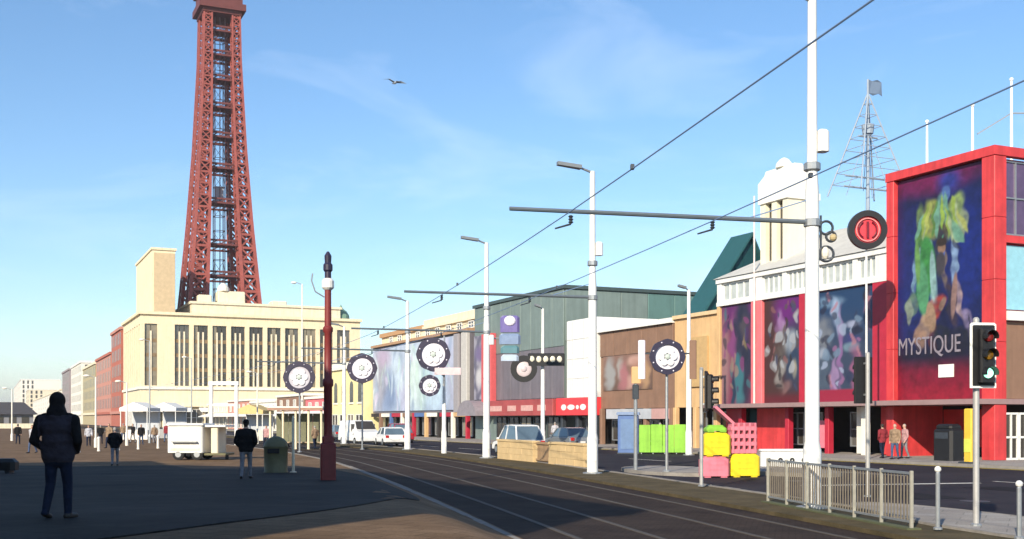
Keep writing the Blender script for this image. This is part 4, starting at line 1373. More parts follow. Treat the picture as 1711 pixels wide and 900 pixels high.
# ---- 7. the far sea front beyond the tower block
def far_building(name, label, y0, y1, x1, h, m, floors, nwin, gabled=0.0, x0=0.0, trim=None, group='far sea front buildings'):
    t = thing(name, label, 'building', (TB[0], TB[1], 0), ST_RZ, group)
    MB().box(x0, x1, y0, y1, 0, h).build('wall', m, t)
    MB().box(x0 - 0.4, x1, y0 - 0.3, y1 + 0.1, h, h + 0.8).build('cornice', trim or m, t)
    if gabled:
        MB().prism([(x0, y0, h + 0.8), (x1, y0, h + 0.8), ((x0 + x1) / 2, y0, h + 0.8 + gabled)], (0, y1 - y0, 0)).build('roof', GREYR, t)
    fh = (h - 5) / floors
    for f in range(floors):
        z = 5 + f * fh
        for k in range(nwin):
            y = y0 + 1.2 + k * (y1 - y0 - 2) / nwin
            MB().box(x0 - 0.06, x0 + 0.1, y, y + 1.6, z + 0.5, z + fh - 0.7).build('window', GLASSD, t)
        for k in range(3):
            x = x0 + 1.5 + k * 4
            if x + 1.6 < x1:
                MB().box(x, x + 1.6, y0 - 0.06, y0 + 0.1, z + 0.5, z + fh - 0.7).build('window', GLASSD, t)
    MB().box(x0 - 0.5, x0 + 0.1, y0, y1, 3.6, 4.4).build('fascia', trim or PALEH, t)
    return t


far_building('brick_hotel', 'tall red brick hotel just left of the cream tower block', 46, 74, 16, 27.5, BRICKR, 5, 6, 4.5, trim=BRICKP)
far_building('pink_brick_terrace', 'lower pink brick terrace left of the tall red brick hotel', 76, 128, 18, 22.0, BRICKP, 4, 9, 3, trim=BRICKR)
far_building('ochre_terrace', 'olive and ochre far terrace between the brick terrace and the white hotel', 132, 190, 18, 21.5, OLIVE, 4, 9, 3, trim=CREAM2)
far_building('white_hotel', 'bright white far hotel left of the ochre terrace', 200, 262, 18, 25.0, PALEH, 5, 9, 0, trim=WHITE)
far_building('grey_guest_house', 'dark slim far guest house just above the near walker', 275, 330, 20, 25.0, mat('dusky_render', (0.30, 0.25, 0.26), 0.8, var=0.1), 4, 7, 3)
far_building('pale_terrace', 'long pale far terrace low on the horizon behind the near walker', 340, 760, 22, 17.0, PALEH, 4, 14, 2, trim=CREAM2)
far_building('white_tower_hotel', 'pale tall far hotel block standing alone at the left edge of the sea front', 900, 1250, 30, 40.0, PALEH, 8, 8, 0, x0=-6, trim=WHITE)
far_building('cream_tower_hotel', 'cream far hotel block right of the tall pale one', 800, 880, 26, 28.0, CREAM2, 6, 6, 0, x0=-2, trim=PALEH)

# low dark pier pavilion on the far left of the promenade
t = thing('pier_pavilion', 'low dark pavilion roof at the far left edge of the promenade', 'pavilion', (bear(10, 260), 262, 0), ST_RZ)
MB().box(-12, 5, 0, 30, 0, 3.2).build('wall', mat('grey_boards', (0.22, 0.22, 0.24), 0.8, var=0.12), t)
MB().prism([(-13, -1, 3.2), (6, -1, 3.2), (3, -1, 6.0), (-10, -1, 6.0)], (0, 32, 0)).build('roof', mat('dark_felt_roof', (0.06, 0.06, 0.075), 0.8, var=0.15), t)
for k in range(6):
    MB().box(-11 + k * 2.7, -9.4 + k * 2.7, -0.06, 0.05, 0.8, 2.7).build('window', GLASSD, t)
MB().box(-13.5, 6.5, -6.0, -5.6, 0, 1.1).build('low_wall', CREAM2, t)

# ---- 8. seafront theatre just outside the left of the view; its shadow lies over the near promenade
t = thing('seafront_theatre', 'tall brick seafront theatre beside the promenade, out of frame left, shading the near paving', 'building', (-11.3, 3.0, 0.0), ST_RZ)
MB().box(-16, 0, -5.0, 18, 0, 14.0).box(-16, 0, 18.02, 37, 0, 9.9).build('wall', TANB, t)
MB().box(-16.4, 0.4, -5.4, 18.4, 14.0, 14.8).box(-16.4, 0.4, 18.42, 37.4, 9.9, 10.6).build('parapet', CREAM2, t)
for k in range(9):
    window(t, 'window', 'x', 1.5 + k * 4, 3.9 + k * 4, 5, 9, 0.01, GLASSD, WHITE, 2, 3)
for k in range(3):
    window(t, 'window', 'y', -14.5 + k * 5, -12 + k * 5, 5, 10, -5.05, GLASSD, WHITE, 2, 3)
MB().box(0.0, 2.2, 0.5, 36.5, 3.4, 3.7).build('canopy', CREAM2, t)

# ------------------------------------------------------------------ street furniture
def gz(x, y):
    return bump_h(x, y)


def lamp_column(x, y, top, r, label, arm=0.0, arm_z=6.55, boxz=None, z0=0.09, lum=1.0):
    s = (L(y + 2) - L(y - 2)) / 4
    rz = math.atan2(-s, 1)
    t = thing('tram_pole', label, 'pole', (x, y, z0), rz, 'white tram and lamp poles along the track')
    h = top - z0
    MB().lathe([(r * 1.25, 0), (r * 1.25, 1.3), (r * 1.0, 1.5), (r * 0.92, h * 0.62), (r * 0.72, h * 0.66), (r * 0.6, h)], 14).build('shaft', POLE, t, smooth=True)
    MB().lathe([(r * 2.2, 0), (r * 2.2, 0.04), (r * 1.3, 0.06)], 12).build('base_plate', GREYM, t)
    MB().box(-0.09, 0.09, -r * 1.28, -r * 1.2, 0.45, 1.05).build('access_door', WHITE, t)
    # luminaire reaching seaward
    MB().tube((0, 0, h - 0.05), (-0.5 * lum, 0, h + 0.12), 0.05, 0.04, 8).build('lamp_bracket', GREYM, t)
    MB().prism([(-0.45 * lum, -0.16, h + 0.06), (-1.35 * lum, -0.12, h + 0.16), (-1.35 * lum, 0.12, h + 0.16), (-0.45 * lum, 0.16, h + 0.06)], (0, 0, 0.13)).build('lamp_head', mat('lamp_grey', (0.22, 0.24, 0.26), 0.5, 0.3, var=0.08), t)
    if arm:
        a = MB().tube((r, 0, arm_z - z0), (-arm, 0, arm_z - z0 + 0.03), 0.055, 0.045, 8)
        ar = a.build('bracket_arm', mat('arm_grey', (0.16, 0.19, 0.22), 0.5, 0.4, var=0.1), t)
        MB().tube((-r * 0.6, 0, arm_z - z0 + 0.5), (-arm * 0.22, 0, arm_z - z0 + 0.04), 0.014, 0.014, 5).build('stay_rod', WIREM, ar)
        for d in (-A_OFF, -B_OFF):
            ins = MB()
            for k in range(3):
                ins.lathe([(0.03, 0), (0.06, 0.03), (0.03, 0.06)], 8, (-d + 0.35, 0, arm_z - z0 - 0.12 - k * 0.06))
            ins.tube((-d + 0.35, 0, arm_z - z0 - 0.25), (-d, 0, arm_z - z0 - 0.36), 0.025, 0.02, 6)
            ins.build('insulator', DARKM, ar)
        for zz in (arm_z - z0 - 0.02, arm_z - z0 + 1.25):
            MB().lathe([(r * 1.02, -0.09), (r * 1.15, -0.07), (r * 1.15, 0.07), (r * 1.02, 0.09)], 12, (0, 0, zz)).build('collar', GREYM, t)
    if boxz:
        MB().cham(r * 0.7, r * 0.7 + 0.26, -0.14, 0.14, boxz - z0 - 0.25, boxz - z0 + 0.25, 0.05).build('junction_box', WHITE, t)
    return t


ARM = 7.0
lamp_column(bear(1357, 25.7), 25.7, 11.6, 0.165, 'thick white tram pole standing behind the street guardrail, nearest of its row', ARM, 6.55, 8.4)
lamp_column(bear(990, 42.0), 42.0, 11.25, 0.165, 'white tram pole in front of the blank white sign box', ARM, 6.6, 8.4)
lamp_column(bear(813, 58.7), 58.7, 11.2, 0.17, 'white tram pole by the left end of the tan stone wall', ARM, 6.6, 6.2)
lamp_column(bear(681, 75.0), 75.0, 9.9, 0.17, 'white tram pole in front of the pale blue mural', ARM, 6.6)
lamp_column(bear(575, 92.0), 92.0, 9.6, 0.15, 'far pale tram pole just right of the dark red column', ARM, 6.6)
lamp_column(bear(1151, 66.0), 66.0, 9.6, 0.16, 'slim white pole in front of the ochre shop', 0, z0=0.005, lum=0.5)
lamp_column(bear(907, 70.0), 70.0, 8.9, 0.13, 'slim white pole behind the tan stone wall', 0, z0=0.005, lum=0.4)
lamp_column(bear(742, 67.0), 67.0, 4.6, 0.13, 'short white post below the two dark ring decorations', 0, z0=0.005, lum=0.15)

# scrolled ornament clamped to the nearest pole
t = thing('scroll_lamp_bracket', 'dark scrolled iron lamp bracket clamped to the nearest white tram pole', 'bracket', (bear(1357, 25.7) + 0.17, 25.68, 0))
m_ = MB()
for (cx_, cz_, r_) in ((0.14, 6.42, 0.15), (0.25, 6.22, 0.11), (0.14, 5.83, 0.17)):
    pts = [(cx_ + r_ * math.cos(a), 0, cz_ + r_ * math.sin(a)) for a in [2 * math.pi * i / 14 for i in range(15)]]
    m_.path(pts, 0.03, 6)
m_.tube((0.02, 0, 5.7), (0.02, 0, 6.7), 0.025, 0.025, 6)
m_.build('scroll', DARKM, t)
MB().ball((0.30, 0, 6.2), 0.085, 10).build('lamp_globe', mat('amber_globe', (0.45, 0.36, 0.2), 0.3, var=0.1), t)
MB().ball((0.12, 0, 5.85), (0.09, 0.09, 0.15), 10).build('lamp_globe', mat('pale_globe', (0.75, 0.7, 0.58), 0.3, var=0.05), t)

# ---- overhead line: contact wire, messenger and droppers above each track
for d, nm in ((A_OFF, 'overhead wire above the seaward tram track'), (B_OFF, 'overhead wire above the landward tram track')):
    t = thing('overhead_wire', nm, 'wire', (*off(25, d), 0))
    ox, oy = off(25, d)
    st_ = [-30 + k * 4.2 for k in range(52)]
    c1 = MB()
    c2 = MB()
    dr = MB()
    p1 = [(off(y, d)[0] - ox, off(y, d)[1] - oy, 6.32) for y in st_]
    p2 = [(p[0], p[1], 6.62 + 0.10 * abs(math.sin(k * math.pi / 4))) for k, p in enumerate(p1)]
    c1.path(p1, 0.012, 6).build('contact_wire', WIREM, t)
    cl = MB()
    for q in p1[::4]:
        cl.box(q[0] - 0.03, q[0] + 0.03, q[1] - 0.06, q[1] + 0.06, q[2] - 0.01, q[2] + 0.07)
    cl.build('wire_clamp_row', DARKM, t)['kind'] = 'stuff'


# ---- illuminated decorations
def rosette(name, label, x, y, z, R_, post_z=None, ringm=NAVY, facem=LILAC, emblem='flower', side=False, group='ring decorations on the poles'):
    t = thing(name, label, 'decoration', (x, y, z), 0, group)
    MB().ring((0, 0, 0), R_, R_ * 0.70, 0.3 if emblem == 'bar' else 0.16, 'y', 32, 0, 0.0 if emblem == 'bar' else 0.025, 8).build('ring', ringm, t)
    MB().lathe([(0.001, -0.05), (R_ * 0.70, -0.05), (R_ * 0.70, 0.0), (0.001, 0.0)], 28).build('face', facem, t).rotation_euler = (R(90), 0, 0)
    if emblem == 'flower':
        for k in range(6):
            a = k * math.pi / 3
            MB().ball((R_ * 0.36 * math.cos(a), -0.06, R_ * 0.36 * math.sin(a)), (R_ * 0.2, 0.04, R_ * 0.2), 10).build('petal', mat('petal_white', (0.78, 0.77, 0.80), 0.4, var=0.05), t)
        MB().ball((0, -0.09, 0), (R_ * 0.16, 0.05, R_ * 0.16), 10).build('hub', mat('hub_grey', (0.42, 0.48, 0.45), 0.5, var=0.1), t)
    elif emblem == 'bar':
        MB().box(-R_ * 0.06, R_ * 0.06, -0.12, -0.055, -R_ * 0.42, R_ * 0.42).build('bar', mat('dark_crimson', (0.16, 0.005, 0.02), 0.5, var=0.1), t)
        MB().ring((0, -0.075, 0), R_ * 0.62, R_ * 0.56, 0.04, 'y', 24).build('inner_ring', mat('pale_red', (0.70, 0.22, 0.22), 0.5, var=0.1), t)
        for s in (-1, 1):
            q = [(s * R_ * 0.46 * math.cos(a), -0.07, R_ * 0.46 * math.sin(a)) for a in [R(-60 + 15 * i) for i in range(9)]]
            MB().path(q, R_ * 0.045, 6).build('arc', MATS['dark_crimson'], t)
    for k in range(8):
        a = (k + 0.5) * math.pi / 4
        MB().ball((R_ * 0.86 * math.cos(a), -0.09, R_ * 0.86 * math.sin(a)), R_ * 0.045, 8).build('bulb', facem, t)
    if side:
        for s in (-1, 1):
            MB().cham(s * R_ * 1.45 - 0.13, s * R_ * 1.45 + 0.13, -0.06, 0.06, -R_ * 1.25, R_ * 0.95, 0.03).build('side_panel', facem if s < 0 else BROWN, t)
        MB().beam((-R_ * 1.45, 0.11, R_ * 0.2), (R_ * 1.45, 0.11, R_ * 0.2), 0.06).build('cross_bar', DARKM, t)
    if post_z is not None:
        MB().tube((0, 0.13, post_z - z), (0, 0.13, R_ * 0.9), 0.06, 0.05, 8).build('post', GREYM if ringm is NAVY else POLE, t)
        MB().lathe([(0.16, 0), (0.16, 0.05), (0.07, 0.08)], 10, (0, 0.13, post_z - z)).build('foot', GREYM, t)
    return t


y = 66.0
rosette('ring_decoration', 'big dark ring with white flower centre, upper of the pair before the mural', bear(724, y), y, hgt(592, y), 0.98, None)
MB_t = thing('decoration_frame', 'thin frame and pale strip joining the two dark ring decorations', 'frame', (bear(742, y), y + 0.2, 0), 0)
MB().tube((0, 0, 4.0), (0, 0, hgt(560, y)), 0.05, 0.05, 8).beam((0, 0, hgt(592, y)), (-0.65, 0, hgt(592, y)), 0.06).build('upright', GREYM, MB_t)
MB().cham(-0.55, 1.0, -0.3, -0.2, hgt(626, y), hgt(614, y), 0.03).build('strip', mat('rose_white', (0.62, 0.50, 0.52), 0.5, var=0.1), MB_t)
rosette('ring_decoration', 'smaller dark ring with white flower centre, lower of the pair before the mural', bear(718, y), y, hgt(644, y), 0.62, None)
y = 78.0
rosette('ring_decoration', 'dark ring with lilac flower in front of the arched cream shop', bear(605, y), y, hgt(615, y), 1.02, 0.005)
y = 72.0
rosette('ring_decoration', 'dark ring with grey flower left of the dark red column', bear(500, y), y, hgt(630, y), 1.0, gz(bear(500, y), y), facem=mat('greyish_lilac', (0.46, 0.44, 0.50), 0.5, var=0.1))
y = 42.5
rosette('ring_decoration', 'dark ring with bright white flower and side panels in front of the brown shop', bear(1115, y), y, hgt(596, y), 0.66, 0.13, side=True)
y = 56.0
rosette('round_sign', 'red round sign with black rim and dark bar on a tall white pole', bear(1447, y), y - 0.2, hgt(385, y), 0.95, 0.005, ringm=mat('sign_black', (0.02, 0.018, 0.02), 0.4, var=0.1), facem=SIGNR, emblem='bar', group=None)

# stacked violet lamp sign beside the third pole
y = 58.9
t = thing('stacked_lamp_sign', 'violet and blue stacked lamp sign beside the pole by the red pylon', 'decoration', (bear(852, y), y, 0))
for z0_, z1_, m_, w in ((hgt(555, y), hgt(527, y), VIOLET, 0.50), (hgt(575, y), hgt(557, y), BLUEE, 0.55), (hgt(590, y), hgt(577, y), mat('teal_enamel', (0.10, 0.22, 0.26), 0.4, var=0.1), 0.48), (hgt(603, y), hgt(592, y), mat('pale_blue_enamel', (0.42, 0.50, 0.62), 0.4, var=0.1), 0.46)):
    MB().cham(-w, w, -0.14, 0.14, z0_, z1_, 0.12).build('lamp_box', m_, t)
MB().ball((0, -0.16, hgt(536, y)), (0.3, 0.08, 0.26), 10).build('lamp_globe', LILAC, t)
MB().tube((-1.2, 0.1, hgt(565, y)), (0.3, 0.1, hgt(565, y)), 0.04, 0.04, 6).build('bracket', GREYM, t)

y = 69.6
t = thing('banner_decoration', 'dark banner with pale lamps and a small ringed rosette on the slim pole', 'decoration', (bear(908, y), y, 0))
MB().cham(-0.95, 1.3, -0.08, 0.08, hgt(611, y), hgt(590, y), 0.05).build('banner', BLACK, t)
for k in range(5):
    MB().ball((-0.7 + k * 0.42, -0.1, hgt(600, y)), (0.16, 0.05, 0.2), 10).build('lamp', mat('warm_lamp', (0.66, 0.62, 0.50), 0.4, var=0.1), t)
MB().ball((-1.2, 0, hgt(616, y)), (0.5, 0.1, 0.5), 16).ball((-1.2, -0.08, hgt(616, y)), (0.2, 0.1, 0.2), 12).build('rosette_face', mat('rose_lamp', (0.56, 0.48, 0.50), 0.4, var=0.12), t)
MB().ring((-1.2, -0.02, hgt(616, y)), 0.82, 0.48, 0.22, 'y', 24).build('ring', BLACK, t)


# ---- dark red column on the promenade
def red_column():
    y = 31.6
    x = bear(548, y)
    z = gz(x, y)
    t = thing('red_column', 'dark red iron column with square base, navy top and white collar', 'column', (x, y, z), R(12))
    h = hgt(420, y) - z
    RC = mat('column_red', (0.20, 0.030, 0.030), 0.5, var=0.15, scale=4, streak=0.3)
    MB().cham(-0.21, 0.21, -0.21, 0.21, 0, 1.05, 0.03).cham(-0.16, 0.16, -0.16, 0.16, 1.05, 1.25, 0.04).build('base', RC, t)
    MB().box(-0.14, 0.14, -0.225, -0.212, 0.15, 0.85).build('access_door', RC, t)
    MB().lathe([(0.12, 1.2), (0.115, 2.6), (0.15, 2.65), (0.15, 2.8), (0.11, 2.85), (0.10, 4.1), (0.14, 4.15), (0.14, 4.25), (0.095, 4.3), (0.09, 5.3)], 14).build('shaft', RC, t, smooth=True)
    MB().lathe([(0.11, 5.3), (0.17, 5.36), (0.17, 5.55), (0.11, 5.62)], 14).build('collar', WHITE, t)
    MB().lathe([(0.09, 5.6), (0.09, 5.8), (0.13, 5.85), (0.13, 6.0), (0.09, 6.05), (0.10, h - 0.12), (0.03, h)], 12).build('top', NAVY, t)
    br = MB().path([(-0.1, 0, 5.1), (-0.35, 0, 5.25), (-0.45, 0, 5.55), (-0.42, 0, 5.75)], 0.02, 6)
    br.build('hook_bracket', GREYM, t)


red_column()


# ---- street guardrail
def guardrail():
    p0, p1 = Vector((bear(1534, 20.7) - 0.12, 20.7, 0.09)), Vector((bear(1290, 27.5) - 0.1, 27.5, 0.09))
    d = p1 - p0
    t = thing('guardrail', 'steel pedestrian guardrail with upright bars around the thick white pole', 'railing', p0, math.atan2(d.y, d.x))
    n, ln = 6, d.length
    GRL = mat('rail_cream_grey', (0.40, 0.38, 0.32), 0.5, 0.3, var=0.15, scale=6)
    for k in range(n + 1):
        MB().cham(k * ln / n - 0.03, k * ln / n + 0.03, -0.03, 0.03, 0, 1.07, 0.008).build('post', GRL, t)
    for k in range(n):
        a, b = k * ln / n + 0.032, (k + 1) * ln / n - 0.032
        MB().box(a, b, -0.025, 0.025, 1.0, 1.045).build('top_rail', GREYM, t)
        MB().box(a, b, -0.02, 0.02, 0.12, 0.16).build('bottom_rail', GREYM, t)
        m_ = 9
        for i in range(1, m_):
            x = a + (b - a) * i / m_
            MB().box(x - 0.009, x + 0.009, -0.012, 0.012, 0.16, 1.0).build('bar', mat('rail_bar_brown', (0.20, 0.17, 0.13), 0.6, 0.2, var=0.15, scale=6), t)
    MB().box(-0.1, ln + 0.1, -0.14, 0.14, -0.06, 0.03).build('plinth', mat('mossy_kerb', (0.09, 0.10, 0.05), 0.9, var=0.25, scale=3), t)


guardrail()


# ---- traffic signals
def signal(label, x, y, z0, top, rz, lit=True, backed=True, ped=False):
    t = thing('traffic_light', label, 'traffic light', (x, y, z0), rz, 'traffic lights')
    h = top - z0
    MB().lathe([(0.057, 0), (0.057, h), (0.03, h + 0.03)], 12).build('post', mat('signal_post_grey', (0.44, 0.43, 0.42), 0.45, 0.3, var=0.1, scale=5), t, smooth=True)
    MB().lathe([(0.10, 0), (0.10, 0.03), (0.06, 0.05)], 10).build('base', GREYM, t)
    b0, b1 = h - 1.28, h - 0.08
    fr = MB().cham(-0.19, 0.31, -0.15, -0.115, b0, b1, 0.03)
    bk = fr.build('backing_board', WHITE if backed else BLACK, t)
    MB().cham(-0.15, 0.27, -0.158, -0.15, b0 + 0.045, b1 - 0.045, 0.02).build('black_face', BLACK, bk)
    MB().cham(-0.07, 0.19, -0.32, -0.16, b0 + 0.10, b1 - 0.10, 0.03).build('lamp_housing', BLACK, t)
    for k, (c, e) in enumerate((((0.16, 0.012, 0.012), None), ((0.20, 0.10, 0.01), None), ((0.35, 0.75, 0.55), (0.35, 1.0, 0.65, 1.6) if lit else None))):
        zc = b1 - 0.27 - k * 0.33
        if not lit and k == 2:
            c = (0.02, 0.10, 0.05)
        ln = MB().lathe([(0.001, 0), (0.095, 0), (0.085, 0.03), (0.04, 0.045)], 16).build('lens', mat('lens_%d_%s' % (k, lit), c, 0.25, var=0.1, emit=e), t)
        ln.location = (0.06, -0.32, zc)
        ln.rotation_euler = (R(90), 0, 0)
        hd = MB()
        for i in range(9):
            a0, a1 = R(-20 + 24.4 * i), R(-20 + 24.4 * (i + 1))
            hd.prism([(0.06 + 0.11 * math.cos(a0), -0.32, zc + 0.11 * math.sin(a0)), (0.06 + 0.11 * math.cos(a1), -0.32, zc + 0.11 * math.sin(a1)), (0.06 + 0.118 * math.cos(a1), -0.32, zc + 0.118 * math.sin(a1)), (0.06 + 0.118 * math.cos(a0), -0.32, zc + 0.118 * math.sin(a0))], (0, -0.17, 0))
        hd.build('hood', BLACK, ln.parent)
    for zz in (b0 + 0.2, b1 - 0.2):
        MB().box(-0.03, 0.06, -0.12, 0.0, zz, zz + 0.05).build('clamp', GREYM, t)
    if ped:
        MB().cham(-0.16, 0.04, -0.2, -0.06, 1.05, 1.35, 0.02).build('push_button_box', mat('yellow_box', (0.62, 0.46, 0.05), 0.5, var=0.1), t)
    return t


signal('near traffic light showing green on a white bordered board, right of the poster', bear(1631, 21.0), 21.0, 0.13, 3.95, R(6), True, True)
signal('black backed traffic light between the thick pole and the red pillar, facing away', bear(1450, 29.0) , 29.0, 0.12, hgt(590, 29), R(190), False, False)
signal('black traffic light turned aside behind the yellow and pink plastic blocks', bear(1172, 33.5), 33.5, 0.12, hgt(615, 33.5), R(70), False, False)

for px, y, top in ((1567, 20.4, 1.15), (1703, 18.8, 0.98)):
    t = thing('bollard_post', 'slim grey post with white knob beside the end of the guardrail' if px < 1600 else 'slim grey post at the bottom right corner of the picture', 'bollard', (bear(px, y), y, 0.12), 0, 'slim posts by the crossing')
    MB().lathe([(0.04, 0), (0.04, top - 0.14), (0.03, top - 0.12)], 10).build('post', GREYM, t)
    MB().ball((0, 0, top - 0.07), 0.06, 10).build('knob', WHITE, t)
    MB().lathe([(0.08, 0), (0.08, 0.03), (0.045, 0.05)], 10).build('base', GREYM, t)

# sign post with a small tan plate before the brown shop
y = 44.0
t = thing('sign_post', 'grey sign post with dark cap box and tan plate left of the green hoarding', 'sign', (bear(1062, y), y, 0.13))
MB().tube((0, 0, 0), (0, 0, hgt(625, y)), 0.075, 0.07, 10).build('post', GREYM, t)
MB().cham(-0.12, 0.12, -0.1, 0.1, hgt(672, y), hgt(648, y), 0.03).build('box', DARKM, t)
MB().cham(-0.17, 0.2, -0.1, -0.06, hgt(646, y), hgt(618, y), 0.03).build('plate', TANW, t)

# ---- tan stone wall with brown gate
a, b = Vector((bear(982, 47), 47.2, 0.09)), Vector((bear(836, 58), 58.0, 0.09))
d = b - a
t = thing('stone_wall', 'low tan stone wall with a brown slatted gate beside the tram track', 'wall', a, math.atan2(d.y, d.x))
SAND = mat('sandstone', (0.58, 0.42, 0.22), 0.85, var=0.12, scale=2, bump=0.2)
ln = d.length
for x0, x1 in ((0, ln * 0.36), (ln * 0.54, ln)):
    n = max(2, int((x1 - x0) / 0.9))
    for r_ in range(3):
        for k in range(n):
            w = (x1 - x0) / n
            o_ = 0.5 * w if r_ % 2 else 0
            xa = max(x0, x0 + k * w - o_)
            xb = min(x1, x0 + (k + 1) * w - o_ + (w if k == n - 1 else 0))
            j = random.uniform(-0.012, 0.012)
            MB().cham(xa + 0.006, xb - 0.006, -0.16 + j, 0.16 + j, r_ * 0.3 + 0.004, (r_ + 1) * 0.3 - 0.004, 0.012).build('stone', SAND, t)
    MB().cham(x0 - 0.03, x1 + 0.03, -0.2, 0.2, 0.9, 1.0, 0.02).build('coping', SAND, t)
gt = MB().box(ln * 0.36 + 0.04, ln * 0.54 - 0.04, -0.03, 0.03, 0.85, 0.93).box(ln * 0.36 + 0.04, ln * 0.54 - 0.04, -0.03, 0.03, 0.1, 0.18).build('gate', mat('gate_brown', (0.32, 0.21, 0.12), 0.7, var=0.15), t)
n = 9
for k in range(n):
    x = ln * 0.36 + 0.06 + k * (ln * 0.18 - 0.12) / n
    MB().box(x, x + 0.16, -0.06, -0.031, 0.05, 0.96).build('slat', MATS['gate_brown'], gt)

# ---- white low wall with dark roundels before the red shopfront
y = 47.0
t = thing('white_low_wall', 'low white painted wall with dark roundels right of the yellow blocks', 'wall', (bear(1271, y), y, 0.005), R(6))
WW = 2.15
MB().cham(0, WW, -0.12, 0.12, 0, 0.78, 0.03).build('wall', WHITE, t)
MB().cham(-0.04, WW + 0.04, -0.16, 0.16, 0.78, 0.86, 0.02).build('coping', WHITE, t)
for k in range(4):
    MB().ring((0.3 + k * 0.5, -0.125, 0.4), 0.1, 0.03, 0.03, 'y', 14).build('roundel', BLACK, t)

# ---- moulded plastic blocks
def block(label, x, y, z, w, d, h, m, slats=False, rz=0.1):
    t = thing('plastic_barrier_block', label, 'barrier', (x, y, z), rz, 'stacked coloured plastic barrier blocks')
    if not slats:
        MB().cham(-w / 2, w / 2, -d / 2, d / 2, 0.05, h - 0.06, 0.07).build('body', m, t)
        MB().cham(-w / 2 + 0.10, w / 2 - 0.10, -d / 2 + 0.07, d / 2 - 0.07, h - 0.06, h, 0.04).build('lid', m, t)
        for s in (-1, 1):
            MB().cham(s * w * 0.3 - 0.12, s * w * 0.3 + 0.12, -d / 2 + 0.02, d / 2 - 0.02, 0, 0.052, 0.01).build('foot', m, t)
        if h > 0.4:
            MB().box(-w * 0.28, w * 0.28, -d / 2 - 0.012, -d / 2 + 0.02, h * 0.36, h * 0.44).build('rib', m, t)
            MB().box(-w * 0.28, w * 0.28, -d / 2 - 0.012, -d / 2 + 0.02, h * 0.60, h * 0.68).build('rib', m, t)
    else:
        for k in range(4):
            MB().cham(-w / 2, w / 2, -d / 2, d / 2, k * h / 4, k * h / 4 + h * 0.13, 0.02).build('slat', m, t)
        for k in range(5):
            xx = -w / 2 + 0.03 + k * (w - 0.14) / 4
            MB().cham(xx, xx + 0.08, -d / 2 - 0.02, d / 2 + 0.02, 0, h, 0.01).build('upright', m, t)
        MB().prism([(-w / 2, -d / 2, h), (-w / 2 - 0.62, -d / 2, h + 0.55), (-w / 2 - 0.52, -d / 2, h + 0.6), (-w / 2 + 0.14, -d / 2, h)], (0, d, 0)).build('chute_rail', m, t)


y = 41.0
block('pink plastic block at the bottom of the left coloured stack', bear(1193, y), y, 0.005, 1.0, 0.6, 0.76, PINKPL)
block('yellow plastic block between pink and green in the left coloured stack', bear(1196, y), y, 0.766, 0.95, 0.58, 0.86, YELLOW)
block('thin green plastic block on top of the left coloured stack', bear(1195, y), y, 1.627, 0.75, 0.55, 0.26, GREENPL)
block('yellow plastic block at the bottom of the right coloured stack', bear(1245, y), y + 0.3, 0.005, 1.08, 0.6, 0.86, YELLOW)
block('pink slatted plastic crate on top of the right coloured stack', bear(1243, y), y + 0.3, 0.867, 0.96, 0.5, 1.1, PINKPL, True)

# ---- green hoarding and blue kiosk
y = 68.5
t = thing('green_hoarding', 'bright green panel hoarding between the two grey posts', 'hoarding', (bear(1068, y), y, 0.0), R(-6))
for k in range(4):
    MB().cham(k * 0.70, k * 0.70 + 0.685, -0.03, 0.03, 0.1, 1.75 + 0.03 * (k % 2), 0.02).build('panel', GREENPL, t)
    MB().box(k * 0.70 + 0.1, k * 0.70 + 0.16, 0.032, 0.09, 0, 1.7).build('stay', GREYM, t)
y = 69.0
t = thing('blue_kiosk', 'tall slate blue kiosk left of the green hoarding', 'kiosk', (bear(1050, y), y, 0.0), R(-8))
MB().cham(-0.62, 0.62, -0.5, 0.5, 0.08, 2.35, 0.05).build('body', BLUEPL, t)
MB().cham(-0.7, 0.7, -0.58, 0.58, 2.35, 2.52, 0.05).build('roof', BLUEE, t)
MB().box(-0.45, 0.45, -0.53, -0.5, 0.3, 2.1).build('door', mat('slate_blue', (0.12, 0.20, 0.36), 0.5, var=0.15), t)
MB().box(-0.66, 0.66, -0.54, 0.54, 0, 0.08).build('plinth', DARKM, t)

# ---- things under the red block's canopy
x, y = bear(1585, 54.3), 54.3
t = thing('black_bin', 'tall black bin cabinet with rounded top under the red block canopy', 'bin', (x, y, 0.12), ST_RZ)
MB().cham(-0.45, 0.45, -0.6, 0.6, 0, 1.55, 0.12).build('body', BLACK, t)
MB().cham(-0.38, 0.38, -0.5, 0.5, 1.55, 1.75, 0.1).build('hood', BLACK, t)
MB().box(-0.47, -0.44, -0.4, 0.4, 1.05, 1.35).build('slot', DARKM, t)
x, y = bear(1619, 50.8), 50.8
t = thing('yellow_totem', 'tall narrow yellow sign totem beside the near traffic light post', 'sign', (x, y, 0.12), ST_RZ)
YT = mat('totem_yellow', (0.72, 0.47, 0.05), 0.5, var=0.12, scale=2)
MB().cham(-0.10, 0.10, -0.22, 0.22, 0.08, 2.45, 0.04).build('board', YT, t)
MB().cham(-0.25, 0.25, -0.4, 0.4, 0, 0.08, 0.02).build('foot', DARKM, t)
MB().box(-0.115, -0.10, -0.18, 0.18, 0.5, 1.1).build('panel', mat('lime_panel', (0.6, 0.65, 0.1), 0.5, var=0.1), t)

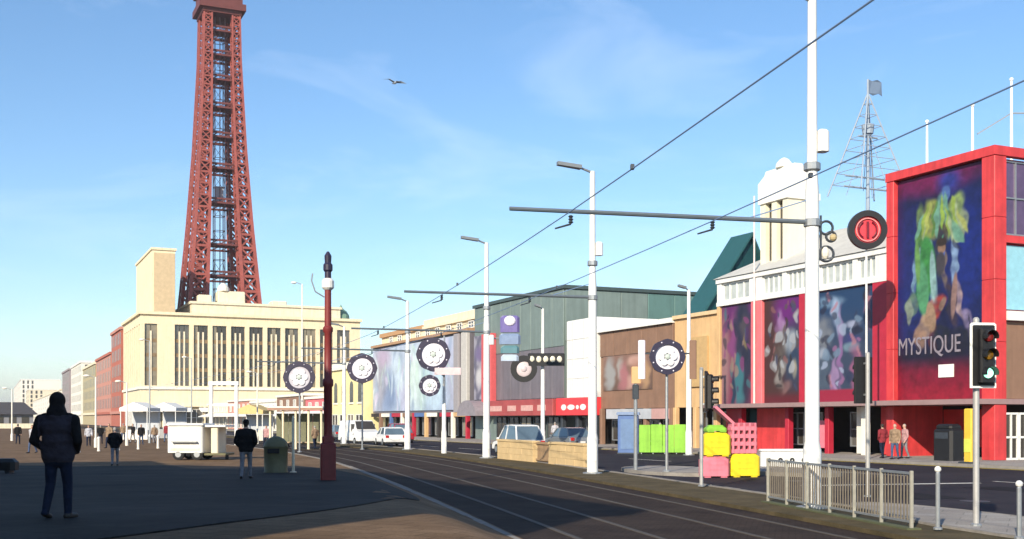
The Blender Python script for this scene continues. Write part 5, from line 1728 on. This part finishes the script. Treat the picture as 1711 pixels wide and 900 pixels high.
# ---- white portal frame, domed bin, dark seat, tram shelter, stalls
y = 92.0
x0, x1 = bear(353, y), bear(395, y)
t = thing('portal_frame', 'white painted square portal frame standing on the promenade', 'frame', ((x0 + x1) / 2, y, 0))
w, h = (x1 - x0) / 2, hgt(637, y)
for s in (-1, 1):
    MB().cham(s * w - 0.13, s * w + 0.13, -0.13, 0.13, 0, h - 0.3, 0.02).build('post', WHITE, t)
MB().cham(-w - 0.2, w + 0.2, -0.15, 0.15, h - 0.3, h, 0.03).build('lintel', WHITE, t)
MB().cham(-w + 0.13, w - 0.13, -0.1, 0.1, h - 2.0, h - 1.8, 0.02).build('cross_rail', WHITE, t)

y = 39.5
x = bear(461, y)
t = thing('domed_bin', 'olive brown domed litter bin beside the pale post', 'bin', (x, y, gz(x, y) - 0.005), 0)
BN = mat('bin_olive', (0.13, 0.12, 0.06), 0.55, var=0.2, scale=3, streak=0.3)
MB().lathe([(0.42, 0), (0.42, 0.05), (0.40, 0.08), (0.41, 0.85), (0.43, 0.88), (0.43, 0.94)], 24).build('body', BN, t, smooth=True)
MB().lathe([(0.42, 0.94), (0.38, 1.08), (0.27, 1.2), (0.12, 1.27), (0.01, 1.29)], 24).build('dome', BN, t, smooth=True)
MB().box(-0.2, 0.2, -0.44, -0.36, 0.70, 0.86).build('slot', BLACK, t)
x = bear(490, y)
t = thing('pale_post', 'pale slim post beside the domed litter bin', 'post', (x, y, gz(x, y)), 0)
MB().lathe([(0.06, 0), (0.05, 0.1), (0.05, 1.9), (0.02, 2.0)], 10).build('shaft', CREAM2, t)
MB().lathe([(0.12, 0), (0.12, 0.04), (0.06, 0.07)], 10).build('foot', CREAM2, t)

y = 38.5
x = bear(-2, y)
t = thing('dark_seat', 'dark rounded promenade seat at the left edge of the picture', 'seat', (x, y, gz(x, y)), R(4))
MB().cham(-0.75, 0.6, -0.3, 0.3, 0.12, 0.52, 0.12).build('seat_block', BLACK, t)
for s in (-0.5, 0.35):
    MB().cham(s - 0.08, s + 0.08, -0.24, 0.24, 0, 0.13, 0.02).build('foot', DARKM, t)

y = 80.0
x0, x1 = bear(452, y), bear(545, y)
t = thing('tram_shelter', 'open tram shelter with flat roof and pale columns left of the red column', 'shelter', ((x0 + x1) / 2, y, 0), R(-4))
w = (x1 - x0) / 2
MB().cham(-w, w, -0.9, 0.9, 2.75, 2.98, 0.06).build('roof', PALEH, t)
MB().box(-w, w, -0.93, -0.9, 2.72, 2.9).build('fascia', mat('brown_fascia', (0.34, 0.20, 0.14), 0.6, var=0.15), t)
for k in range(5):
    xx = -w + 0.15 + k * (2 * w - 0.3) / 4
    MB().lathe([(0.11, 0), (0.09, 0.12), (0.08, 2.7), (0.12, 2.75)], 10, (xx, -0.7, 0)).build('column', CREAM, t)
for k in range(4):
    xx = -w + 0.2 + k * (2 * w - 0.4) / 4
    p = MB().box(xx, xx + (2 * w - 0.5) / 4, 0.66, 0.70, 0.3, 2.5).build('pane', mat('shelter_glass', (0.18, 0.18, 0.12), 0.1, var=0.2, spec=0.7), t)
MB().cham(-w + 0.4, w - 0.4, 0.2, 0.6, 0.42, 0.5, 0.02).build('bench', TANB, t)


def stall(label, x, y, w, h, m, front):
    t = thing('market_stall', label, 'stall', (x, y, 0), R(-12), 'white topped stalls on the promenade')
    MB().prism([(-w / 2, -1.3, h), (w / 2, -1.3, h), (w / 2, -1.3, h + 0.35), (-w / 2, -1.3, h + 0.35)], (0, 2.6, 0)).prism([(-w / 2, -1.3, h + 0.35), (w / 2, -1.3, h + 0.35), (0, -1.3, h + 0.95)], (0, 2.6, 0)).build('canopy', m, t)
    for a in (-1, 1):
        for b in (-1, 1):
            MB().tube((a * (w / 2 - 0.1), b * 1.2, 0), (a * (w / 2 - 0.1), b * 1.2, h), 0.05, 0.05, 8).build('post', WHITE, t)
    MB().cham(-w / 2 + 0.2, w / 2 - 0.2, -1.1, -0.5, 0, 1.0, 0.03).build('counter', front, t)
    MB().box(-w / 2 + 0.15, w / 2 - 0.15, 1.12, 1.17, 0.1, h - 0.05).build('back_cloth', MATS['grey_fascia'], t)


CV = MATS['white_canvas']
stall('white topped stall below the tall left bay of the tower block', bear(234, 118), 118, 3.2, 2.9, CV, PALEH)
stall('white topped stall right of the first, under the slit windows', bear(283, 126), 126, 3.0, 3.0, CV, GREYR)
#stall('white topped stall with pink counter behind the catering trailer', bear(325, 120), 120, 3.0, 2.6, CV, PINK)
stall('white topped stall between the portal frame and the trailer end', bear(425, 112), 112, 3.0, 2.6, mat('ochre_canvas', (0.60, 0.45, 0.20), 0.85, var=0.1), CREAM2)
#stall('low white topped stall left of the brick hotel foot', bear(158, 130), 130, 3.6, 2.5, CV, BRICKP)


# ---- catering trailer
def trailer():
    y = 59.0
    x0, x1 = bear(290, y), bear(388, y)
    t = thing('catering_trailer', 'white box catering trailer with dark wheels on the promenade', 'trailer', (x0, y, 0), R(-3))
    w = x1 - x0
    MB().cham(0, w * 0.6, -0.9, 0.9, 0.38, 1.78, 0.06).build('body', WHITE, t)
    MB().cham(-0.06, w * 0.6 + 0.05, -0.98, 0.98, 1.78, 1.88, 0.03).build('roof', WHITE, t)
    MB().cham(w * 0.72, w * 0.84, -0.7, 0.7, 0.3, 1.7, 0.04).build('end_cabinet', CREAM2, t)
    MB().cham(w * 0.6, w * 0.98, -0.8, 0.8, 1.70, 1.80, 0.03).build('end_canopy', WHITE, t)
    MB().cham(w * 0.6, w * 0.98, -0.75, 0.75, 0.25, 0.36, 0.02).build('drawbar_deck', BN, t)
    MB().box(w * 0.9, w * 0.95, -0.05, 0.05, 0.0, 0.25).build('jockey_leg', DARKM, t)
    MB().box(0.15, w * 0.6 - 0.15, -0.915, -0.9, 0.48, 0.62).build('skirt_stripe', CREAM2, t)
    hb = MB().box(0.3, w * 0.6 - 0.3, -0.914, -0.9, 1.0, 1.62).build('serving_hatch', mat('hatch_cream', (0.74, 0.72, 0.62), 0.5, var=0.06), t)
    MB().cham(0.25, w * 0.6 - 0.25, -1.12, -0.915, 0.92, 0.97, 0.01).build('shelf', GREYM, hb)
    for xx in (0.55, w * 0.5):
        for s in (-0.8, 0.8):
            wh = MB().lathe([(0.001, -0.09), (0.2, -0.09), (0.3, -0.07), (0.3, 0.07), (0.2, 0.09), (0.001, 0.09)], 18).build('wheel', RUBBER, t)
            wh.location = (xx, s, 0.3)
            wh.rotation_euler = (R(90), 0, 0)
            MB().lathe([(0.001, -0.1), (0.15, -0.1), (0.17, -0.085)], 12).build('hub', GREYM, wh)
            MB().lathe([(0.001, 0.1), (0.15, 0.1), (0.17, 0.085)], 12).build('hub', GREYM, wh)


trailer()


# ---- parked cars
def car(label, x, y, rz, paint, h=1.45, l=4.2, w=1.76, van=False):
    t = thing('parked_car', label, 'car', (x, y, 0.006), rz, 'cars on the road')
    if van:
        low_ = [(-l / 2, 0.35), (-l / 2, 1.0), (-l / 2 + 0.1, h * 0.98), (l / 2 - 1.5, h), (l / 2 - 0.85, h * 0.62), (l / 2 - 0.1, h * 0.52), (l / 2, 0.6), (l / 2, 0.32)]
        low_ = [(a, b) for a, b in low_]
        cab = None
    else:
        low_ = [(-l / 2, 0.32), (-l / 2 - 0.02, 0.62), (-l / 2 + 0.08, 0.86), (-l / 2 + 0.35, 0.92), (l / 2 - 1.2, 0.90), (l / 2 - 0.25, 0.74), (l / 2, 0.58), (l / 2, 0.3)]
        cab = [(-l / 2 + 0.25, 0.9), (-l / 2 + 0.75, h - 0.06), (-0.5, h), (0.35, h - 0.04), (l / 2 - 1.05, 0.9)]
    def loft(prof, w0, w1, zsplit):
        vs_, fs_ = [], []
        n = len(prof)
        for s in (-1, 1):
            for a, b in prof:
                ww = w0 + (w1 - w0) * max(0, min(1, (b - zsplit) / max(0.01, h - zsplit)))
                vs_.append((a, s * ww / 2, b))
        fs_ = [tuple(range(n)), tuple(range(2 * n - 1, n - 1, -1))]
        for i in range(n):
            j = (i + 1) % n
            fs_.append((i, n + i, n + j, j))
        return MB().add(vs_, fs_)
    def bev(o, wd):
        md = o.modifiers.new('bevel', 'BEVEL')
        md.width = wd
        md.segments = 2
        md.limit_method = 'ANGLE'
        return o
    bd = bev(loft(low_, w, w * 0.84, 0.9).build('body', paint, t), 0.06)
    if cab:
        bev(loft(cab, w * 0.95, w * 0.76, 0.9).build('cabin', GLASSB, t), 0.04)
        bev(loft([(-l / 2 + 0.72, h - 0.07), (-l / 2 + 0.8, h - 0.01), (-0.5, h + 0.03), (0.3, h), (0.38, h - 0.06)], w * 0.78, w * 0.76, 0.9).build('roof', paint, t), 0.02)
        for s in (-1, 1):
            for a, b in (((-l / 2 + 0.3, 0.92), (-l / 2 + 0.78, h - 0.05)), ((-0.1, 0.92), (-0.12, h - 0.04)), ((l / 2 - 1.1, 0.92), (0.34, h - 0.04))):
                MB().beam((a[0], s * (w * 0.475 + 0.005), a[1]), (b[0], s * (w * 0.385 + 0.01), b[1]), 0.08, 0.05).build('pillar', paint, t)
    else:
        for s in (-1, 1):
            MB().box(l / 2 - 1.9, l / 2 - 1.2, s * w * 0.46 - 0.02, s * w * 0.46 + 0.02, h * 0.55, h * 0.85).build('side_window', GLASSD, t)
        MB().prism([(l / 2 - 1.42, -w * 0.38, h * 0.95), (l / 2 - 0.84, -w * 0.42, h * 0.65), (l / 2 - 0.84, w * 0.42, h * 0.65), (l / 2 - 1.42, w * 0.38, h * 0.95)], (0.03, 0, 0.03)).build('windscreen', GLASSD, t)
        MB().box(-l / 2 - 0.0, -l / 2 + 0.07, -w * 0.38, w * 0.38, h * 0.55, h * 0.85).build('rear_window', GLASSD, t)
    for xx in (-l * 0.31, l * 0.31):
        for s in (-1, 1):
            wh = MB().lathe([(0.001, -0.1), (0.22, -0.1), (0.31, -0.08), (0.31, 0.08), (0.22, 0.1), (0.001, 0.1)], 18).build('wheel', RUBBER, t)
            wh.location = (xx, s * (w / 2 - 0.07), 0.31)
            wh.rotation_euler = (R(90), 0, 0)
            MB().lathe([(0.001, s * -0.11), (0.17, s * -0.11), (0.2, s * -0.095)], 14).build('rim', GREYM, wh)
    for s in (-1, 1):
        MB().cham(l / 2 - 0.12, l / 2 + 0.02, s * w * 0.36 - 0.17, s * w * 0.36 + 0.17, 0.58, 0.72, 0.03).build('headlight', mat('lamp_clear', (0.7, 0.7, 0.7), 0.15, var=0.05), t)
        MB().cham(-l / 2 - 0.04, -l / 2 + 0.1, s * w * 0.38 - 0.13, s * w * 0.38 + 0.13, 0.66, 0.86, 0.03).build('tail_light', mat('lamp_red', (0.45, 0.02, 0.02), 0.25, var=0.05), t)
        MB().cham(l / 2 - 1.35, l / 2 - 1.2, s * (w / 2 + 0.02), s * (w / 2 + 0.02) + s * 0.14 if s > 0 else s * (w / 2 + 0.02) + 0.0, 0.9, 1.02, 0.02).build('mirror', paint, t) if s > 0 else MB().cham(l / 2 - 1.35, l / 2 - 1.2, -(w / 2 + 0.16), -(w / 2 + 0.02), 0.9, 1.02, 0.02).build('mirror', paint, t)
    MB().box(-l / 2 - 0.045, -l / 2 + 0.05, -0.26, 0.26, 0.5, 0.61).build('number_plate', SIGNWHT, t)
    MB().box(-l / 2 - 0.03, l / 2 + 0.01, -w / 2 + 0.08, w / 2 - 0.08, 0.2, 0.33).build('underbody', BLACK, t)
    return t


CARW = mat('car_white', (0.74, 0.74, 0.74), 0.25, var=0.03, spec=0.6)
CARR = mat('car_red', (0.36, 0.03, 0.05), 0.25, var=0.05, spec=0.6)
CARG = mat('car_grey', (0.24, 0.26, 0.28), 0.25, 0.4, var=0.05, spec=0.6)
car('white van facing the camera between the red column and the mural', bear(600, 93), 93, R(-62), CARW, 2.0, 4.9, 1.9, True)
car('white car with dark windows seen from behind below the mural', bear(652, 89), 89, R(108), CARW)
car('dark red car behind the white car below the mural', bear(665, 101), 101, R(112), CARR, 1.7)
car('white car parked behind the left end of the tan stone wall', bear(866, 67), 67, R(112), CARW, 1.75)
car('grey car on the road behind the tan stone wall gate', bear(950, 78), 78, R(112), CARG, 1.5)
car('silver grey car far down the road by the arched shop', bear(566, 112), 112, R(112), CARG, 1.5)

# ------------------------------------------------------------------ sea haze
hz = bpy.data.materials.new('sea_haze')
hz.use_nodes = True
hn, hl = hz.node_tree.nodes, hz.node_tree.links
hn.clear()
h_out = hn.new('ShaderNodeOutputMaterial')
h_vol = hn.new('ShaderNodeVolumePrincipled')
h_vol.inputs['Color'].default_value = (0.92, 0.95, 1.0, 1)
h_vol.inputs['Density'].default_value = 0.00016
h_vol.inputs['Anisotropy'].default_value = 0.2
hl.new(h_vol.outputs['Volume'], h_out.inputs['Volume'])
haze = MB().box(-14100, 12600, -600, 9100, -7, 165).build('haze', hz)
haze['kind'] = 'stuff'

# ---- slim lamp posts and bollards scattered over the far promenade
for px, y, h, lab in ((160, 84, 5.2, 'pale lamp post just right of the near walker'), (212, 90, 5.0, 'pale lamp post left of the leftmost white stall'), (250, 100, 9.0, 'tall grey lamp post in front of the tall left bay'), (320, 110, 8.0, 'tall grey lamp post above the catering trailer'), (505, 95, 13.4, 'very tall slim lamp post left of the dark red column'), (430, 96, 6.0, 'pale lamp post right of the white portal frame'), (20, 110, 5.0, 'pale lamp post near the left edge of the promenade')):
    x = bear(px, y)
    t = thing('lamp_post', lab, 'lamp post', (x, y, 0), 0, 'slim lamp posts on the far promenade')
    MB().lathe([(0.13, 0), (0.13, 0.6), (0.075, 0.75), (0.055, h)], 10).build('shaft', GREYM if 'grey' in lab else PALEH, t)
    MB().tube((0, 0, h - 0.05), (-0.6, 0, h + 0.15), 0.03, 0.03, 6).build('arm', GREYM, t)
    MB().ball((-0.7, 0, h + 0.1), (0.25, 0.15, 0.1), 10).build('lamp_head', PALEH, t)
for k, word in enumerate(('left end', 'second from the left', 'middle', 'second from the right', 'right end')):
    px = 132 + k * 33
    y = 72 + 2.4 * k
    t = thing('promenade_bollard', 'white bollard, %s of the row behind the near walker' % word if k != 2 else 'white bollard in the middle of the row behind the near walker', 'bollard', (bear(px, y), y, 0), 0, 'row of white bollards on the promenade')
    MB().lathe([(0.11, 0), (0.09, 0.1), (0.08, 0.8)], 10).build('shaft', PALEH, t)
    MB().ball((0, 0, 0.86), 0.1, 10).build('cap', WHITE, t)

# ---- iron covers and a repaired patch set into the ground
for x, y, par, r_ in ((11.8, 29.0, road, 0.32), (9.6, 38.5, road, 0.3), (14.5, 24.5, road, 0.32)):
    MB().lathe([(r_ + 0.05, 0), (r_ + 0.05, 0.004), (r_, 0.005), (r_, 0.008)], 18, (x, y, 0.006)).build('manhole_cover', DARKM, par)
for x, y, w, h, a in ((10.5, 31.5, 2.2, 3.6, 14), (15.2, 33.0, 1.4, 4.4, 20)):
    o = MB().box(-w / 2, w / 2, -h / 2, h / 2, 0.0085, 0.011).build('asphalt_patch', ground_mat('new_asphalt', (0.016, 0.016, 0.02), (0.026, 0.025, 0.03), 0.5), road, loc=(x, y, 0))
    o.rotation_euler = (0, 0, R(a))


# ------------------------------------------------------------------ people
def capsule(mb, p, q, r0, r1, n=12, flat=1.0):
    p, q = Vector(p), Vector(q)
    d = (q - p)
    ln = d.length
    d = d.normalized() if ln > 1e-6 else Vector((0, 0, 1))
    up = Vector((0, 1, 0)) if abs(d.y) < 0.9 else Vector((1, 0, 0))
    s = d.cross(up).normalized()
    u = s.cross(d).normalized()
    prof = []
    for i in range(5):
        a = math.pi / 2 * i / 4
        prof.append((-r0 * math.cos(a), max(0.002, r0 * math.sin(a))))
    for i in range(5):
        a = math.pi / 2 * i / 4
        prof.append((ln + r1 * math.sin(a), max(0.002, r1 * math.cos(a))))
    vs_, fs_ = [], []
    for t_, r in prof:
        for i in range(n):
            a = 2 * math.pi * i / n
            vs_.append(p + d * t_ + s * (r * math.cos(a)) + u * (r * flat * math.sin(a)))
    for k in range(len(prof) - 1):
        for i in range(n):
            j = (i + 1) % n
            fs_.append((k * n + i, k * n + j, (k + 1) * n + j, (k + 1) * n + i))
    fs_.append(tuple(range(n - 1, -1, -1)))
    fs_.append(tuple((len(prof) - 1) * n + i for i in range(n)))
    mb.add(vs_, fs_)


def cloth(name, col):
    return mat('cloth_' + name, col, 0.9, var=0.28, scale=7, bump=0.9, bscale=9, spec=0.15)


SKIN = mat('skin', (0.50, 0.30, 0.22), 0.6, var=0.08, scale=12)
HAIRD = mat('hair_dark', (0.03, 0.022, 0.018), 0.7, var=0.2, scale=30)
HAIRG = mat('hair_grey', (0.30, 0.28, 0.26), 0.7, var=0.2, scale=30)
SHOE = mat('shoe', (0.025, 0.022, 0.02), 0.6, var=0.15, scale=12)


def person(label, x, y, rz, jacket, trousers, hair=HAIRD, hood=False, hat=None, stride=0.0, arms='pockets', h=1.75, vox=0.028, bulk=1.0, hem=0.80, z=None, group='people on the promenade', bag=False, sleeve=None):
    """one continuous figure, feet at the origin, facing +y before rz"""
    mb = MB()
    k = h / 1.75
    def P(a, b, c):
        return (a * k, b * k, c * k)
    B = bulk
    capsule(mb, P(-0.07, 0, 0.97), P(0.07, 0, 0.97), 0.145 * k * B, 0.145 * k * B, 14, 0.88)
    mb.ball(P(0, -0.01, 1.12), (0.185 * k * B, 0.145 * k * B, 0.20 * k), 16)
    mb.ball(P(0, -0.015, 1.29), (0.205 * k * B, 0.150 * k * B, 0.20 * k), 16)
    capsule(mb, P(-0.145 * B, -0.02, 1.405), P(0.145 * B, -0.02, 1.405), 0.085 * k, 0.085 * k, 12)
    capsule(mb, P(0, -0.015, 1.40), P(0, 0.0, 1.53), 0.095 * k, 0.062 * k, 12)
    # jacket skirt
    capsule(mb, P(-0.055, 0, hem + 0.10), P(0.055, 0, hem + 0.10), 0.150 * k * B, 0.150 * k * B, 14, 0.85)
    # head: skull, jaw, nose, ears
    mb.ball(P(0, 0.005, 1.645), (0.078 * k, 0.096 * k, 0.108 * k), 16)
    mb.ball(P(0, 0.03, 1.59), (0.058 * k, 0.066 * k, 0.062 * k), 12)
    capsule(mb, P(0, 0.095, 1.645), P(0, 0.112, 1.615), 0.012 * k, 0.017 * k, 8)
    for s in (-1, 1):
        mb.ball(P(s * 0.082, 0.0, 1.64), (0.014 * k, 0.026 * k, 0.034 * k), 8)
    if hood:
        mb.ball(P(0, -0.02, 1.655), (0.108 * k, 0.122 * k, 0.128 * k), 16)
        mb.ball(P(0, -0.05, 1.50), (0.135 * k, 0.120 * k, 0.10 * k), 14)
        capsule(mb, P(0, -0.03, 1.60), P(0, -0.03, 1.44), 0.098 * k, 0.15 * k, 14)
    if hat:
        mb.ball(P(0, 0.0, 1.70), (0.092 * k, 0.108 * k, 0.075 * k), 14)
    # legs
    for s in (-1, 1):
        f = stride * s
        hip = P(s * 0.095, 0.0, 0.94)
        kn = P(s * 0.105, f * 0.55 + 0.03, 0.50)
        an = P(s * 0.11, f * 1.0 - (0.06 if f < 0 else 0.0), 0.085 + (0.05 if f < -0.05 else 0))
        capsule(mb, hip, kn, 0.098 * k, 0.068 * k, 14)
        capsule(mb, kn, an, 0.068 * k, 0.052 * k, 14)
        toe = (an[0] + s * 0.03 * k, an[1] + 0.17 * k, 0.04 * k)
        capsule(mb, (an[0], an[1] - 0.04 * k, 0.05 * k + (0.05 if f < -0.05 else 0)), toe, 0.048 * k, 0.038 * k, 10)
    hands = []
    for s in (-1, 1):
        sh = P(s * 0.205 * B, -0.02, 1.39)
        if arms == 'pockets':
            el, wr = P(s * 0.268 * B, -0.07, 1.10), P(s * 0.175 * B, 0.12, 0.95)
        elif arms == 'swing':
            el, wr = P(s * 0.27, -0.05 - s * stride * 0.4, 1.11), P(s * 0.27, 0.05 - s * stride * 0.9, 0.87)
        elif arms == 'hold':
            el, wr = P(s * 0.28, -0.03, 1.12), P(s * 0.14, 0.24, 1.12)
        else:
            el, wr = P(s * 0.26, -0.03, 1.10), P(s * 0.25, 0.04, 0.86)
        capsule(mb, sh, el, 0.078 * k, 0.062 * k, 12)
        capsule(mb, el, wr, 0.064 * k, 0.048 * k, 12)
        if arms != 'pockets':
            hd = Vector(wr) + (Vector(wr) - Vector(el)).normalized() * 0.09 * k
            capsule(mb, wr, hd, 0.034 * k, 0.036 * k, 10)
            dirv = (Vector(wr) - Vector(el)).normalized()
            for q in range(4):
                oq = Vector((0, (q - 1.5) * 0.02 * k, 0))
                capsule(mb, hd + oq, hd + oq + dirv * (0.065, 0.078, 0.072, 0.055)[q] * k + Vector((-s * 0.012, 0.01, 0)), 0.011 * k, 0.008 * k, 6)
            capsule(mb, Vector(wr) + dirv * 0.02, Vector(wr) + dirv * 0.06 + Vector((0, 0.045 * k, 0)), 0.013 * k, 0.010 * k, 6)
            hands.append((Vector(wr) + dirv * 0.03, 0.15 * k))
    me = mb.mesh('body', SKIN)
    tmp = bpy.data.objects.new('person_cast', me)
    COL.objects.link(tmp)
    md = tmp.modifiers.new('remesh', 'REMESH')
    md.mode = 'VOXEL'
    md.voxel_size = vox
    sm = tmp.modifiers.new('smooth', 'SMOOTH')
    sm.iterations = 3
    sm.factor = 0.5
    dg = bpy.context.evaluated_depsgraph_get()
    out = bpy.data.meshes.new_from_object(tmp.evaluated_get(dg))
    bpy.data.objects.remove(tmp)
    out.materials.clear()
    for m_ in (SKIN, jacket, trousers, hair, SHOE, hat or hair, sleeve or jacket):
        out.materials.append(m_)
    idx = []
    for p in out.polygons:
        c = p.center / k
        mi = 1
        if c.z < 0.085:
            mi = 4
        elif c.z < hem and abs(c.x) < 0.24:
            mi = 2
        elif c.z > 1.50:
            if hood:
                mi = 1 if not (c.y > 0.085 and 1.55 < c.z < 1.73) else 0
            elif hat and c.z > 1.665:
                mi = 5
            elif c.y < 0.02 + (1.66 - c.z) * -0.35 or c.z > 1.705:
                mi = 3 if c.z > 1.545 else 0
            else:
                mi = 0
        if mi == 1 and sleeve and (c.z > 1.45 or abs(c.x) > 0.20 * B + 0.02 * (1.45 - c.z)):
            mi = 6
        for hc, hr in hands:
            if (p.center - hc).length < hr and p.center.z < hc.z + 0.03 and abs(c.x) > 0.1:
                mi = 0
        idx.append(mi)
    out.polygons.foreach_set('material_index', idx)
    out.polygons.foreach_set('use_smooth', [True] * len(out.polygons))
    o = link('person', out, None, (x, y, gz(x, y) if z is None else z), rz)
    tag(o, label, 'person', group)
    if bag:
        b_ = MB().cham(-0.16 * k, 0.16 * k, -0.30 * k, -0.15 * k, 1.0 * k, 1.42 * k, 0.05).build('rucksack', BLACK, o)
    return o


J_DARK = cloth('charcoal', (0.036, 0.033, 0.046))
J_BLK = cloth('black', (0.012, 0.012, 0.014))
T_NAVY = cloth('navy', (0.012, 0.018, 0.040))
T_GREY = cloth('grey', (0.20, 0.20, 0.22))
J_GREY = cloth('pale_grey', (0.42, 0.42, 0.46))
J_RED = cloth('red', (0.22, 0.03, 0.04))
J_TAN = cloth('tan', (0.26, 0.18, 0.12))
J_PINK = cloth('pink', (0.42, 0.24, 0.24))
T_JEAN = cloth('jean', (0.06, 0.09, 0.17))

y = 15.75
person('near walker from behind in dark hooded jacket and navy trousers, hands in pockets', bear(97, y), y, R(-6), J_DARK, T_NAVY, hood=True, stride=0.07, bulk=1.2, vox=0.014, hem=0.80, h=1.74, sleeve=J_BLK)
y = 33.0
person('walker from behind in black jacket beside the domed bin', bear(411, y), y, R(8), J_BLK, T_GREY, hat=J_BLK, stride=0.14, bulk=1.1, vox=0.02, h=1.72)
y = 51.0
person('walker with black jacket and grey trousers left of the trailer', bear(192, y), y, R(20), J_BLK, T_GREY, hair=HAIRG, stride=0.16, bulk=1.05, vox=0.024)
y = 70.0
person('small walker in pale grey coat and jeans left of the near walker', bear(54, y), y, R(160), J_GREY, T_JEAN, stride=0.18, arms='swing')
far_people = [
    (236, 92, 190, J_BLK, T_JEAN, 'distant person in black jacket in front of the leftmost white stall'),
    (258, 98, 30, J_TAN, T_GREY, 'distant person in tan coat between the two left stalls'),
    (148, 88, 200, J_GREY, T_NAVY, 'distant person in grey jacket just right of the near walker'),
    (168, 96, 10, J_BLK, T_NAVY, 'distant person in dark clothes below the brick hotel'),
    (278, 104, 170, J_RED, T_JEAN, 'distant person in red jacket left of the white trailer'),
    (445, 84, 160, J_PINK, T_NAVY, 'distant person in pink top by the tram shelter'),
    (206, 108, 20, J_TAN, T_JEAN, 'distant person in tan jacket left of the leftmost stall post'),
    (222, 100, 150, J_BLK, T_GREY, 'distant person in black coat under the leftmost stall canopy'),
    (300, 106, 60, J_GREY, T_NAVY, 'distant person in grey coat behind the trailer roof'),
    (336, 104, 10, J_BLK, T_JEAN, 'distant person in black jacket behind the trailer gap'),
    (120, 110, 190, J_PINK, T_GREY, 'distant person in pink coat beside the near walker shoulder'),
    (182, 82, 165, J_TAN, T_NAVY, 'distant person in tan coat just behind the black jacketed walker'),
    (30, 95, 15, J_BLK, T_NAVY, 'distant person in black at the left edge of the promenade'),
    (372, 84, 200, J_GREY, T_JEAN, 'distant person in grey coat inside the white portal frame'),
    (478, 82, 100, J_BLK, T_NAVY, 'distant person in black under the left end of the shelter'),
    (526, 79, 40, J_TAN, T_NAVY, 'distant person in tan coat under the tram shelter roof'),
]
for px, y, a, j, tr, lab in far_people:
    person(lab, bear(px, y), y, R(a), j, tr, hair=random.choice((HAIRD, HAIRG)), stride=random.uniform(0.05, 0.2), arms=random.choice(('pockets', 'swing')), h=random.uniform(1.62, 1.8), vox=0.03)
for sx, sy, a, j, tr, lab in ((-2.2, 3.6, 100, J_PINK, T_GREY, 'person in pink top under the canopy left of the black bin'), (-2.9, 4.4, 20, J_RED, T_NAVY, 'person in red top under the canopy beside the red pillar'), (-3.4, 3.0, 140, J_TAN, T_JEAN, 'person in tan coat nearest the kerb left of the black bin'), (-1.6, 0.9, 60, J_GREY, T_NAVY, 'person in pale grey top between the black bin and the yellow totem'),
                              (-2.5, 26.0, 30, J_TAN, T_NAVY, 'person in tan coat walking past the ochre shop'), (-2.4, 42.0, 10, J_GREY, T_JEAN, 'person in pale grey coat under the bright red fascia')):
    x, y = st(sx, sy)
    person(lab, x, y, R(a), j, tr, hair=random.choice((HAIRD, HAIRG)), stride=0.1, arms=random.choice(('pockets', 'swing')), vox=0.028, z=0.12, group='people outside the arcades')

# ---- gull
y = 60.0
t = thing('seagull', 'small grey seagull gliding in the open sky right of the tower', 'bird', (bear(660, y), y, hgt(138, y)), R(35))
GULL = mat('gull_grey', (0.26, 0.30, 0.36), 0.8, var=0.1)
b_ = MB()
b_.ball((0, 0, 0), (0.07, 0.20, 0.07), 10)
b_.ball((0, 0.21, 0.03), (0.045, 0.06, 0.045), 10)
b_.prism([(0, 0.26, 0.03), (0.012, 0.26, 0.02), (0, 0.32, 0.015), (-0.012, 0.26, 0.02)], (0, 0, 0.012))
b_.prism([(-0.05, -0.16, 0), (0.05, -0.16, 0), (0.08, -0.32, 0), (-0.08, -0.32, 0)], (0, 0, 0.015))
for s in (-1, 1):
    b_.prism([(s * 0.04, 0.10, 0.02), (s * 0.32, 0.14, 0.16), (s * 0.68, -0.02, 0.06), (s * 0.34, -0.02, 0.14), (s * 0.04, -0.10, 0.01)], (0, 0, 0.014))
b_.build('body', GULL, t)
